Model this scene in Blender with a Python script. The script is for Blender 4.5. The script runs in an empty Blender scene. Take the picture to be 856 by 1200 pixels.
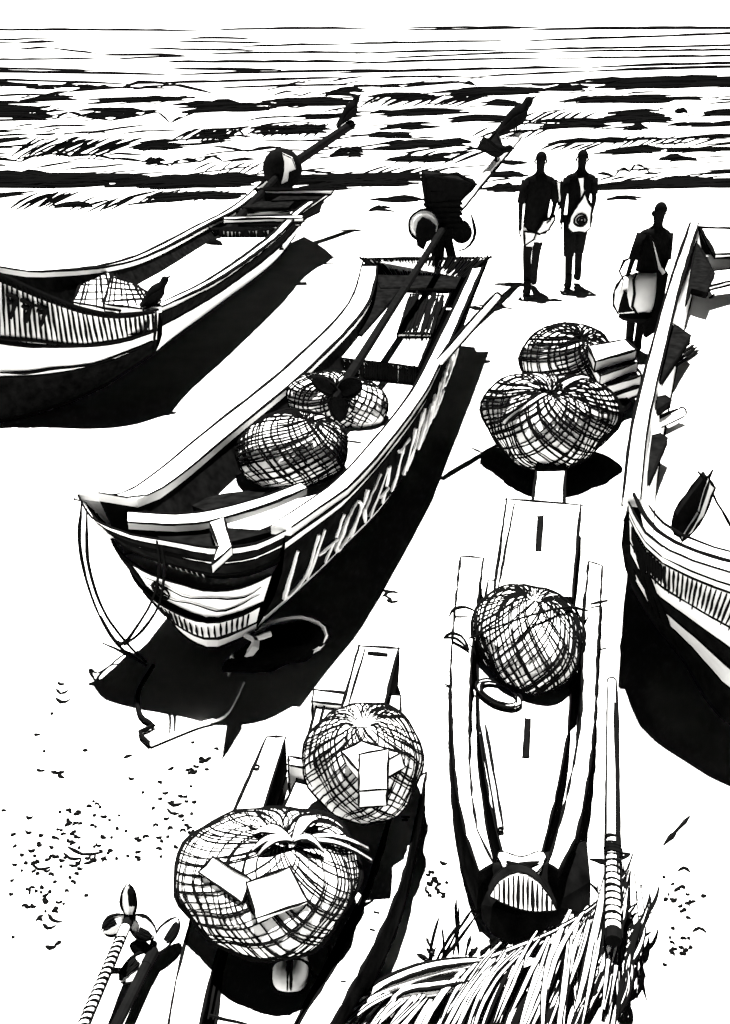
import bpy, math, random
from mathutils import Vector, Matrix
random.seed(7)
R = math.radians
V = Vector
# ------------------------------------------------------------------ camera
F = 1100.0; CH = 3.1; PT = R(27.4)
CP, SP = math.cos(PT), math.sin(PT)
CAM = V((0, 0, CH))
def ray(u, v):
    a = (u-428)/F; b = (600-v)/F
    return V((a, CP+b*SP, -SP+b*CP))
def P(u, v, z=0.0):
    d = ray(u, v); return CAM + d*((z-CH)/d.z)
def PY(u, v, y):
    d = ray(u, v); return CAM + d*(y/d.y)
def px(p):
    q = V(p)-CAM; d = q.y*CP-q.z*SP
    return 428+F*q.x/d, 600-F*(q.y*SP+q.z*CP)/d
def depth(p):
    return max(0.3, p[1]*CP + (CH-p[2])*SP)
def pxs(p): return depth(p)/F          # metres per photo pixel at that distance
S = bpy.context.scene
col = S.collection
cd = bpy.data.cameras.new('camera'); cam = bpy.data.objects.new('camera', cd); col.objects.link(cam)
cam.location = CAM; cam.rotation_euler = (math.pi/2-PT, 0, 0)
cd.sensor_fit = 'VERTICAL'; cd.sensor_height = 24; cd.lens = 24*F/1200
cd.clip_start = 0.05; cd.clip_end = 30000
S.camera = cam

# ------------------------------------------------------------------ light
EXPO = 2.35
w = bpy.data.worlds.new('World'); S.world = w; w.use_nodes = True
nt = w.node_tree; bg = nt.nodes['Background']
sky = nt.nodes.new('ShaderNodeTexSky'); sky.sky_type = 'NISHITA'; sky.sun_disc = False
SDIR = V((0.03, -0.32, -1.0)).normalized()     # direction the light travels
elev = math.asin(-SDIR.z)
sky.sun_elevation = elev; sky.sun_rotation = math.atan2(-SDIR.x, -SDIR.y)
sky.air_density = 0.005; sky.dust_density = 0.0; sky.ozone_density = 0.5
bw = nt.nodes.new('ShaderNodeRGBToBW')
nt.links.new(sky.outputs[0], bw.inputs[0]); nt.links.new(bw.outputs[0], bg.inputs[0])
bg.inputs[1].default_value = 0.05
sd = bpy.data.lights.new('sun', 'SUN'); sd.energy = 5.0; sd.angle = R(0.5); sd.color = (1, 0.985, 0.96)
so = bpy.data.objects.new('sun', sd); col.objects.link(so)
so.rotation_euler = SDIR.to_track_quat('-Z', 'Y').to_euler(); so.location = (-4, 9, 10)
S.view_settings.view_transform = 'Standard'; S.view_settings.look = 'None'
S.view_settings.exposure = EXPO; S.view_settings.gamma = 1; S.view_settings.use_curve_mapping = False
S.render.engine = 'CYCLES'
S.cycles.max_bounces = 6; S.cycles.diffuse_bounces = 1

# ------------------------------------------------------------------ materials
def mat(name, base, var=0.15, scale=8.0, rough=0.9, spec=0.0, stretch=(1, 1, 1), bump=0.0, emit=None):
    m = bpy.data.materials.new(name); m.use_nodes = True
    t = m.node_tree; b = t.nodes['Principled BSDF']
    b.inputs['Roughness'].default_value = rough
    b.inputs['Specular IOR Level'].default_value = spec
    tc = t.nodes.new('ShaderNodeTexCoord'); mp = t.nodes.new('ShaderNodeMapping'); mp.inputs['Scale'].default_value = stretch
    n = t.nodes.new('ShaderNodeTexNoise'); n.inputs['Scale'].default_value = scale; n.inputs['Detail'].default_value = 5
    r = t.nodes.new('ShaderNodeValToRGB')
    lo = base*(1-var); hi = base*(1+var)
    r.color_ramp.elements[0].position = .3; r.color_ramp.elements[1].position = .7
    r.color_ramp.elements[0].color = (lo, lo, lo*.99, 1); r.color_ramp.elements[1].color = (hi, hi, hi*.985, 1)
    t.links.new(tc.outputs['Object'], mp.inputs[0]); t.links.new(mp.outputs[0], n.inputs['Vector'])
    t.links.new(n.outputs['Fac'], r.inputs[0]); t.links.new(r.outputs[0], b.inputs['Base Color'])
    if bump:
        bp = t.nodes.new('ShaderNodeBump'); bp.inputs['Strength'].default_value = bump; bp.inputs['Distance'].default_value = .01
        t.links.new(n.outputs['Fac'], bp.inputs['Height']); t.links.new(bp.outputs[0], b.inputs['Normal'])
    if emit:
        b.inputs['Emission Color'].default_value = (1, 1, 1, 1); b.inputs['Emission Strength'].default_value = emit
    return m
M = {
 'sand': mat('pale_sand', .78, .05, 3.0),
 'water': mat('pale_water', .70, .05, .2),
 'wave_shade': mat('black_wave_shade', .003, .3, .5),
 'sky': mat('white_sky_backdrop', .5, .0, 1, emit=.3),
 'white': mat('white_painted_wood', .80, .04, 6, stretch=(1, 1, 1)),
 'pale': mat('pale_cloth', .80, .05, 10),
 'foam': mat('white_foam', .82, .03, 20),
 'net': mat('pale_net_fill', .84, .05, 12),
 'ink': mat('black_ink', .003, .2, 30),
 'tar_shade': mat('black_tar_and_shade', .0035, .6, 14),  # black boat paint; also paints shade on log sides, inner walls and recesses
 'skin': mat('dark_skin', .004, .2, 20),
 'cloth': mat('black_cloth', .003, .3, 20),
 'metal': mat('dark_metal', .004, .3, 20),
 'grey': mat('grey_metal', .16, .2, 20),
}
# ------------------------------------------------------------------ mesh builder
def rs(a=1.0): return random.uniform(-a, a)
def resample(pts, n):
    pts = [V(p) for p in pts]
    L = [0]
    for a, b in zip(pts, pts[1:]): L.append(L[-1]+(b-a).length)
    tot = L[-1] or 1e-9; out = []; j = 0
    for i in range(n):
        s = tot*i/(n-1)
        while j < len(pts)-2 and L[j+1] < s: j += 1
        k = (s-L[j])/((L[j+1]-L[j]) or 1e-9)
        out.append(pts[j].lerp(pts[j+1], min(1, max(0, k))))
    return out
def smooth(pts, n):                     # Catmull-Rom, then even spacing
    pts = [V(p) for p in pts]
    if len(pts) < 3: return resample(pts, n)
    q = [pts[0]*2-pts[1]] + pts + [pts[-1]*2-pts[-2]]; out = []
    for i in range(1, len(q)-2):
        a, b, c, d = q[i-1:i+3]
        for k in range(10):
            t = k/10
            out.append(.5*((2*b)+(c-a)*t+(2*a-5*b+4*c-d)*t*t+(3*b-a-3*c+d)*t**3))
    out.append(pts[-1])
    return resample(out, n)
def wloc(o):
    return V((0, 0, 0)) if o is None else V(o.location)+wloc(o.parent)
class MB:
    def __init__(s): s.v = []; s.f = []; s.m = []
    def add(s, vs, fs, m):
        o = len(s.v); s.v += [V(p) for p in vs]
        for f in fs: s.f.append(tuple(i+o for i in f)); s.m.append(m)
    def poly(s, pts, m): s.add(pts, [tuple(range(len(pts)))], m)
    def tube(s, pts, rad, m, n=6):
        pts = [V(p) for p in pts]; k = len(pts)
        if k < 2: return
        if not isinstance(rad, (list, tuple)): rad = [rad]*k
        vs = []; up = None
        for i, p in enumerate(pts):
            t = (pts[min(i+1, k-1)]-pts[max(i-1, 0)])
            if t.length < 1e-9: t = V((0, 0, 1))
            t.normalize()
            if up is None: up = V((0, 0, 1)) if abs(t.z) < .9 else V((1, 0, 0))
            x = t.cross(up)
            if x.length < 1e-4: x = t.cross(V((1, .3, .2)))
            x.normalize(); up = x.cross(t).normalized()
            for j in range(n):
                a = 2*math.pi*j/n
                vs.append(p+(x*math.cos(a)+up*math.sin(a))*rad[i])
        fs = []
        for i in range(k-1):
            for j in range(n):
                fs.append((i*n+j, i*n+(j+1) % n, (i+1)*n+(j+1) % n, (i+1)*n+j))
        fs.append(tuple(range(n-1, -1, -1))); fs.append(tuple((k-1)*n+j for j in range(n)))
        s.add(vs, fs, m)
    def ink(s, pts, w=2.2, jit=.35, over=0.0, m='ink', n=5, seg=None, taper=.55):
        """a pen line: a thin black cord along the path"""
        w = w*1.55 if w <= 3 else w*1.2+1.05
        pts = [V(p) for p in pts]
        if over:
            a = pts[0]-pts[1]; b = pts[-1]-pts[-2]
            if a.length > 1e-6: pts[0] = pts[0]+a.normalized()*over*pxs(pts[0])*random.uniform(.2, 1)
            if b.length > 1e-6: pts[-1] = pts[-1]+b.normalized()*over*pxs(pts[-1])*random.uniform(.2, 1)
        ln = sum((b-a).length for a, b in zip(pts, pts[1:]))
        k = seg or max(len(pts), min(40, int(ln/pxs(pts[0])/14)+2))
        if k > len(pts) or len(pts) == 2: pts = resample(pts, k) if len(pts) == 2 else (pts if k <= len(pts) else resample(pts, k))
        k = len(pts); rad = []; out = []
        ph = random.random()*6.28
        for i, p in enumerate(pts):
            q = pxs(p); f = i/(k-1)
            e = taper+(1-taper)*min(1, min(f, 1-f)*6)
            rad.append(.5*w*q*e*(1+.22*math.sin(ph+f*7)+rs(.1)))
            out.append(p+V((rs(), rs(), rs()))*jit*q)
        s.tube(out, rad, m, n)
    def loft(s, rows, m, closed=False, capa=False, capb=False):
        n = len(rows[0]); vs = [p for r in rows for p in r]; fs = []
        for i in range(len(rows)-1):
            for j in range(n if closed else n-1):
                fs.append((i*n+j, i*n+(j+1) % n, (i+1)*n+(j+1) % n, (i+1)*n+j))
        if capa: fs.append(tuple(range(n-1, -1, -1)))
        if capb: fs.append(tuple((len(rows)-1)*n+j for j in range(n)))
        s.add(vs, fs, m)
    def slab(s, top, th, mt='white', ms=None, w=2.2, over=2.0, lower=True, drop=None):
        """prism under a polygon, with pen lines on its edges"""
        top = [V(p) for p in top]; n = len(top)
        d = drop or V((0, 0, -th)); bot = [p+d for p in top]
        ms = ms or mt
        s.poly(top, mt); s.poly(bot[::-1], ms)
        for i in range(n):
            j = (i+1) % n; s.poly([top[i], bot[i], bot[j], top[j]], ms)
        if w:
            for i in range(n):
                j = (i+1) % n
                s.ink([top[i], top[j]], w, over=over if n < 7 else 0)
                if lower: s.ink([bot[i], bot[j]], w*.9)
                if n < 7: s.ink([top[i], bot[i]], w*.9)
    def beam(s, a, b, wd, th, mt='white', ms=None, w=2.0, over=2):
        a, b = V(a), V(b); t = (b-a).normalized(); x = t.cross(V((0, 0, 1))).normalized()*wd/2
        s.slab([a-x, b-x, b+x, a+x], th, mt, ms, w, over)
    def hatch(s, a0, a1, b0, b1, n, w=1.7, jit=.25, skip=0.0, ext=.06):
        """pen strokes from the line a0-a1 to the line b0-b1"""
        a0, a1, b0, b1 = map(V, (a0, a1, b0, b1))
        for i in range(n):
            if random.random() < skip: continue
            f = (i+.5+rs(jit))/n
            p = a0.lerp(a1, f); q = b0.lerp(b1, min(1, max(0, f+rs(jit)/n)))
            s.ink([p.lerp(q, -ext*random.random()), p.lerp(q, 1+rs(ext))], w*random.uniform(.75, 1.25))
    def build(s, name, parent=None, base=None, smooth_=False):
        keys = []
        for k in s.m:
            if k not in keys: keys.append(k)
        b = V(base) if base is not None else wloc(parent)
        me = bpy.data.meshes.new(name); me.from_pydata([tuple(p-b) for p in s.v], [], s.f)
        for k in keys: me.materials.append(M[k])
        me.polygons.foreach_set('material_index', [keys.index(k) for k in s.m])
        if smooth_: me.polygons.foreach_set('use_smooth', [k not in ('ink',) for k in s.m])
        me.update()
        o = bpy.data.objects.new(name, me); col.objects.link(o)
        if parent: o.parent = parent
        else: o.location = b
        return o
def tag(o, label=None, cat=None, group=None, kind=None):
    if label: o['label'] = label
    if cat: o['category'] = cat
    if group: o['group'] = group
    if kind: o['kind'] = kind
    return o
def thing(name, loc, label, cat, group=None):
    o = bpy.data.objects.new(name, None); o.empty_display_size = .1; col.objects.link(o); o.location = loc
    return tag(o, label, cat, group)
def PL(lst): return [P(*t) for t in lst]

# ================================================================== setting
mb = MB()
xs = [-9000, -60, -12, 12, 60, 9000]
mb.loft([[V((x, -40, 0)) for x in xs], [V((x, 8, 0)) for x in xs], [V((x, 30, 0)) for x in xs], [V((x, 12000, -.6)) for x in xs]], 'sand')
# a low uneven skin of sand in the near part
tag(mb.build('sand'), kind='structure')
mb = MB()
shore = [V((-60+i*2.0, 19.6+.5*math.sin(i*.9)+.35*math.sin(i*2.3), .006)) for i in range(61)]
mb.loft([[V((-9000, 19.6, .006))]+shore+[V((9000, 19.6, .006))],
         [V((-9000, 60, .012))]+[V((p.x, 60, .012)) for p in shore]+[V((9000, 60, .012))],
         [V((-9000, 12000, .05))]+[V((p.x, 12000, .05)) for p in shore]+[V((9000, 12000, .05))]], 'water')
def ridge(u0, v0, u1, v1, w, wob=.5):
    if u0 <= 12: u0 -= 90
    if u1 >= 845: u1 += 90
    if u1 == 430: u1 += rs(40)
    if u0 == 430: u0 += rs(40)
    w = w*1.15+.45
    """a low wave crest whose dark face shows as one stroke"""
    n = max(4, int(abs(u1-u0)/16)+2); rows = []
    ph = random.random()*6
    for i in range(n):
        f = i/(n-1); u = u0+(u1-u0)*f; v = max(33.2, v0+(v1-v0)*f+wob*math.sin(ph+f*5)+rs(wob*.3))
        p = P(u, v, .01); h = w*pxs(p)*(.35+.65*min(1, 5*min(f, 1-f)))*random.uniform(.8, 1.15)
        rows.append([p+V((0, -h*.5, -.05)), p+V((0, -h*.12, h*.75)), p+V((0, h*.15, h)), p+V((0, h*.8, -.05))])
    mb.loft(rows, 'wave_shade', closed=True, capa=True, capb=True)  # black ridges paint wave shade and outlines as pen strokes
for t in [(10,36,250,37,2),(250,36,430,33.5,2),(430,32,640,29.5+4,2),(640,33.4,856,33.2,1.8),(430,36,610,34.5,1.6),(610,36,856,33.5,2),
          (20,51,65,50,2.4),(18,58,60,57,1.8),(60,57,115,64,1.8),(115,65,220,66,2.2),(220,46,298,46,1.8),(200,50,320,51,1.6),(275,55,430,53,1.8),
          (170,58,300,60,2),(0,71,130,70,1.8),(130,70,220,67,1.8),(190,74,300,73,2),(230,64,430,62,2),(220,73,430,74,2.4),(200,82,330,83,2.6),
          (0,80,120,83,1.8),(0,85,200,88,2.6),(200,89,430,82,2.2),(0,93,160,99,2),(160,99,430,92,2.2),(10,101,200,104,2),(250,104,430,100,2),
          (430,52,600,49,2),(600,49,856,38,2),(430,63,590,60,2),(590,60,856,52,2),(430,69,640,62,1.8),(640,62,856,58,2),(430,75,640,69,2),(640,69,856,66,2),
          (430,86,690,80,2.4),(690,80,856,73,2.6),(430,92,560,91,2),(560,91,690,84,2),(690,84,856,78,2.6),(430,103,535,97,1.8),(535,97,560,101,1.8),(560,100,856,96,1.8)]:
    ridge(*t, wob=.4)
def band(u0, u1, v, th, n, slope=-.03, w=3.0, ln=(.35, .8)):
    for i in range(n):
        L = (u1-u0)*random.uniform(*ln); a = u0+random.random()*(u1-u0-L); vv = v+rs(th/2)
        ridge(a, vv-(a-u0)*slope*-1*0+ (a-(u0+u1)/2)*slope, a+L, vv+(a+L-(u0+u1)/2)*slope+rs(1), w*random.uniform(.7, 1.25), .8)
def diag(u0, u1, v0, v1, n, dx, w=2.2):
    for i in range(n):
        u = u0+(u1-u0)*(i+.5)/n+rs(3); k = random.uniform(.6, 1.1)
        ridge(u-dx*k/2, v1+rs(2), u+dx*k/2, v0+rs(2), w, .3)
for b_ in [(0,64,135,15,20),(92,170,133,9,10),(195,330,128,8,12),(300,430,121,9,16),(200,300,122,4,5),(20,120,117,4,4),(100,260,118,4,5),
           (215,280,160,7,9),(290,395,153,9,14),(380,435,110,8,8),(330,430,138,4,5),(385,430,180,10,12),(150,215,172,10,14),(165,195,190,5,6),
           (0,62,207,10,18),(0,150,215,10,26),(60,175,210,8,14),(160,300,214,13,44),(350,495,213,12,40),(340,420,222,4,6),
           (150,290,232,7,9),(60,120,241,3,3),(20,90,104,2,2),
           (430,520,115,7,9),(500,640,110,7,10),(430,560,133,7,7),(560,620,122,5,5),(620,700,105,5,6),(670,855,96,5,14),(690,855,103,4,12),(640,790,118,7,9),
           (700,830,119,3,4),(430,520,150,6,6),(520,640,140,8,9),(625,720,146,9,14),(700,790,138,13,22),(725,760,150,5,6),(780,856,147,3,5),(790,808,131,4,8),(818,850,134,4,8),
           (430,485,160,6,7),(430,560,172,9,16),(450,540,186,8,8),(560,620,192,3,3),(640,770,165,5,4),(690,790,177,6,10),(780,855,177,5,8),(770,820,187,5,5),
           (560,620,205,6,8),(575,612,222,7,14),(700,856,218,6,24),(760,856,213,4,10),(430,492,213,9,20),(430,500,234,5,4),(430,470,246,4,3),(705,770,233,2,2)]:
    band(*b_)
diag(0, 150, 162, 182, 18, 46); diag(0, 80, 226, 244, 12, 40); diag(95, 150, 232, 247, 6, 34, 1.8); diag(300, 380, 146, 160, 9, 30, 2.6); diag(430, 560, 112, 125, 12, 40, 2.4)
diag(210, 275, 152, 166, 8, 30, 2.4); diag(610, 690, 130, 146, 7, 34, 2.2); diag(470, 560, 178, 192, 6, 40, 2.2); diag(640, 700, 168, 178, 6, 30, 1.8)
def foam(px, w=2.6):
    for a, b in zip(px, px[1:]): ridge(a[0], a[1], b[0], b[1], w, .15)
sr = random.Random(5)
diag(20, 140, 168, 186, 14, 40, 1.5); diag(560, 640, 150, 164, 8, 36, 1.6); diag(720, 850, 160, 172, 12, 36, 1.5); diag(430, 520, 196, 208, 8, 40, 1.5); diag(150, 260, 224, 236, 10, 40, 1.5); diag(700, 850, 206, 214, 9, 34, 1.4); diag(230, 330, 190, 204, 8, 30, 1.4)
for i in range(260):
    v = 96+122*sr.random()**.9; u = sr.uniform(-40, 856); L = sr.uniform(18, 95)*(.5+.5*(v-60)/150)
    if 184 < v < 202 and sr.random() < .6: continue
    if u < 700 and u+L > 612 and v > 160: continue
    ridge(u, v, u+L, v-L*sr.uniform(.02, .16), sr.choice((.7, .9, 1.2, 1.7)), .9)
for i in range(420):                     # the sea goes on to both sides
    v = 36+182*sr.random(); u = sr.uniform(-800, -70) if i % 2 else sr.uniform(925, 1650); L = sr.uniform(30, 160)
    ridge(u, v, u+L, v-L*sr.uniform(0, .06), sr.choice((1.0, 1.6, 2.6, 4.0)) if v > 100 else 1.6, .8)
for b_ in [(0,180,211,7,12),(120,320,214,7,12),(300,500,211,8,14),(560,720,221,5,10),(690,870,218,6,12)]: band(*b_, ln=(.5, .95))
foam([(0,188),(10,180),(25,190),(40,184),(60,181),(85,184),(110,182),(135,188)]); foam([(65,140),(80,132),(100,138),(130,142),(165,136),(185,132),(200,145),(215,138),(240,128),(265,130)])
foam([(130,186),(170,190),(200,195),(212,188),(235,190),(250,184),(262,190),(300,187)]); foam([(0,122),(30,120),(80,108),(140,104),(170,97),(200,100),(250,110)])
foam([(258,170),(268,158),(280,154),(288,162),(290,172)]); foam([(250,172),(290,178),(330,173)]); foam([(720,208),(728,198),(738,202),(745,194),(756,197),(762,204)]); foam([(700,204),(720,207)])
foam([(790,216),(810,205),(856,200)]); foam([(430,101),(470,103),(545,97),(558,101)]); foam([(704,164),(720,166),(780,163),(856,160)])
foam([(150,240),(290,228)]); foam([(570,205),(590,202),(610,207)],1.6); foam([(345,200),(400,205),(490,208)],1.6)
tag(mb.build('water'), kind='structure')
# sky: added glowing white backdrop band beyond the horizon
mb = MB()
n = 40; rows = [[], [], []]
for i in range(n+1):
    a = -math.pi*.55+math.pi*1.1*i/n
    for k, (rr, zz) in enumerate(((14000, -60), (14000, 500), (13600, 1000))):
        rows[k].append(V((math.sin(a)*rr, math.cos(a)*rr, zz)))
mb.loft(rows, 'sky')
tag(mb.build('sky'), kind='structure')

# little marks on the sand: shells and ripples
mb = MB()
def tick(u, v, L, ang, curve, w):
    p0 = P(u-L/2*math.cos(ang), v-L/2*math.sin(ang), .004); p1 = P(u+L/2*math.cos(ang), v+L/2*math.sin(ang), .004)
    pm = P(u-curve*math.sin(ang)*L, v+curve*math.cos(ang)*L, .004)
    mb.ink(smooth([p0, pm, p1], 5), w, jit=.15, taper=.3)
cl = [(75,975,60,35,34),(60,1010,45,40,26),(120,1000,60,35,22),(200,930,55,45,24),(235,890,25,18,12),(180,985,40,20,9),(55,1070,35,30,14),(65,1045,28,18,12),(140,960,70,20,8),
      (512,1035,16,18,16),(800,1040,34,18,8),(805,1065,30,22,9),(800,1095,25,25,9),(790,1120,20,12,5)]
for (u, v, du, dv, n) in cl:
    for i in range(n):
        uu = random.gauss(u, du*.5); vv = random.gauss(v, dv*.5)
        tick(uu, vv, random.uniform(3, 9), rs(.5), rs(.35), random.uniform(1.8, 2.8))
for t in [(72,800,9,.2,.2,2.2),(73,808,14,.1,.35,2.2),(74,818,18,.1,.3,2.4),(68,904,16,0,.1,2.6),(72,909,9,.5,.1,2.6),(61,836,4,.1,0,2.4),(44,860,8,-.1,.1,2.2),(52,880,4,0,0,2.4),(48,902,10,.1,.1,2.2),(100,879,7,0,0,2.2),(150,886,11,-.3,0,2.4),
          (100,995,42,.15,.15,2.4),(85,1002,22,.3,.2,2.2),(48,1013,24,.2,.25,2.2),(88,1010,16,-.4,.3,2.2),(105,1005,20,-.7,.3,2.2),(205,940,18,.1,.2,2.4),(203,950,16,.4,.2,2.2),(65,1075,20,.5,.2,2.2),(58,1083,16,.1,.3,2.2),(60,1108,14,0,.2,2.6),(68,1105,10,-.5,0,2.6),
          (456,692,16,.1,.1,2.4),(458,697,20,-.2,-.2,2.2),(460,703,14,.1,.2,2.4),(455,700,12,.6,0,2.2),(802,1021,15,.1,-.3,2.2),(820,1092,17,.1,-.3,2.2),(793,973,46,-.83,0,2.8),(787,980,16,-.75,0,3.6),(520,1010,10,.3,.2,2.4),(502,1042,10,1.2,.3,2.2),
          (785,430-6,0.1,0,0,2),(830,392,18,-.05,0,2.2),(831,397,20,-.05,0,2.2),(829,402,16,-.1,0,2.2)]:
    tick(*t)
tag(mb.build('beach_shells'), 'dark shell bits and ripple marks scattered over the white sand', 'shells', kind='stuff')

# ================================================================== nets
def bundle(name, label, c, r, axis, fl, nl=26, tw=.9, yaw=0, group='fishing nets tied in bundles', lobes=(0, 0, 0), wl=1.5, knot=True, ring=3.0, hole=.16, maxa=.8, pleats=0, straps=()):
    c = V(c); rx, ry, rz = r
    ax = V(axis).normalized(); e1 = ax.cross(V((0, .3, 1)) if abs(ax.z) < .95 else V((0, 1, 0))).normalized(); e2 = ax.cross(e1)
    rot = Matrix.Rotation(yaw, 3, 'Z')
    def nrm(al, be): return ax*math.cos(al)+(e1*math.cos(be)+e2*math.sin(be))*math.sin(al)
    def surf(n_, off=0.0):
        al = math.acos(max(-1, min(1, n_.dot(ax)))); be = math.atan2(n_.dot(e2), n_.dot(e1))
        k = 1+lobes[0]*math.cos(lobes[1]*be+lobes[2])*math.sin(al)**2
        k -= .28*math.exp(-(al/.28)**2)
        k += .018*math.sin(9*be+3*al)*math.sin(al)+.022*math.sin(5*al-4*be)*math.sin(al)+.02*math.sin(3*be+c.x*7)*math.sin(al)
        p = c+rot @ V((rx*n_.x, ry*n_.y, rz*n_.z))*k
        p.z = max(p.z, fl+.01)
        if off: p += (p-c).normalized()*off
        return p
    base = V((c.x, c.y, fl))
    root = thing(name, base, label, 'net bundle', group)
    nl = int(nl*1.85); wl *= .84
    b = MB()
    rows = [[surf(nrm(math.pi*i/26 if i else .004, 2*math.pi*j/40)) for j in range(40)] for i in range(27)]
    b.loft(rows, 'net', closed=True)
    b.build('net_filling', root, smooth_=True)
    b = MB(); off = .3*pxs(c)
    for fam in (1, -1):
        for i in range(nl):
            be0 = 2*math.pi*i/nl; pts = []
            a0 = hole*random.uniform(.8, 1.5)
            a1 = math.pi*maxa*random.uniform(.85, 1)
            q_ = random.random(); wb = rs(.05); wp = random.random()*6; be0 += rs(.07)
            if q_ < .16: a1 = a0+(a1-a0)*random.uniform(.45, .8)
            elif q_ < .40: a0 = a0+(a1-a0)*random.uniform(.15, .45)
            for k in range(25):
                al = a0+(a1-a0)*k/24
                pts.append(surf(nrm(al, be0+fam*tw*(al**1.1)+wb*math.sin(wp+al*3)+.10*math.sin(2*be0+1.3)), off))
            b.ink(pts, wl*random.uniform(.75, 1.3), jit=.5)
    if ring:
        vd = (CAM-c).normalized(); vl = rot.transposed() @ vd
        m_ = V((vl.x/rx, vl.y/ry, vl.z/rz)).normalized()
        x = m_.cross(V((.1, .2, 1))).normalized(); y = m_.cross(x)
        for q in (0, 1):
            o = random.random()*6
            b.ink([surf(x*math.cos(o+6.3*k/48)+y*math.sin(o+6.3*k/48), off) for k in range(49)], ring*(1 if q == 0 else .6), jit=.7)
    b.build('net_mesh', root)
    if knot:
        b = MB(); kp = surf(nrm(.01, 0)); s_ = .16*min(rx, ry)
        for i in range(7):
            a = i*.9; d = (e1*math.cos(a)+e2*math.sin(a))
            b.ink(smooth([kp-ax*s_*.3, kp+d*s_*.8+ax*s_*.7, kp+d*s_*1.7+ax*s_*.35, kp+d*s_*1.2], 8), 2.4)
        b.tube([kp-ax*s_*.4, kp+ax*s_*.1, kp+ax*s_*.5], [s_*.55, s_*.45, s_*.2], 'ink', 7)
        b.build('knot', root)
    if straps:
        b = MB()
        for (al0, be0, al1, be1, sw) in straps:
            rl, rr = [], []
            for k in range(15):
                f = k/14; al = al0+(al1-al0)*f; be = be0+(be1-be0)*f
                p = surf(nrm(al, be), 3*off+.004); q = surf(nrm(al+.02, be+.02*0+ .0), 3*off+.004)
                t = (surf(nrm(al+(al1-al0)*.03, be+(be1-be0)*.03))-surf(nrm(al, be))).normalized()
                sd_ = t.cross((p-c).normalized()).normalized()*sw*.5
                rl.append(p-sd_); rr.append(p+sd_)
            b.loft([rl, rr], 'pale'); b.ink(rl, 2.2); b.ink(rr, 2.2)
        b.build('strap', root)
    return root, surf, nrm, e1, e2

def foam_block(label, corners, th, group='foam blocks in the nets'):
    """corners: four world points of the face that shows; th: vector to the back"""
    c = sum((V(p) for p in corners), V())/4
    b = MB(); b.slab(corners, 0, 'foam', 'foam', 2.2, drop=V(th), over=1.5)
    o = b.build('foam_block', base=c+V(th)*.5)
    return tag(o, label, 'foam block', group)

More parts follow.
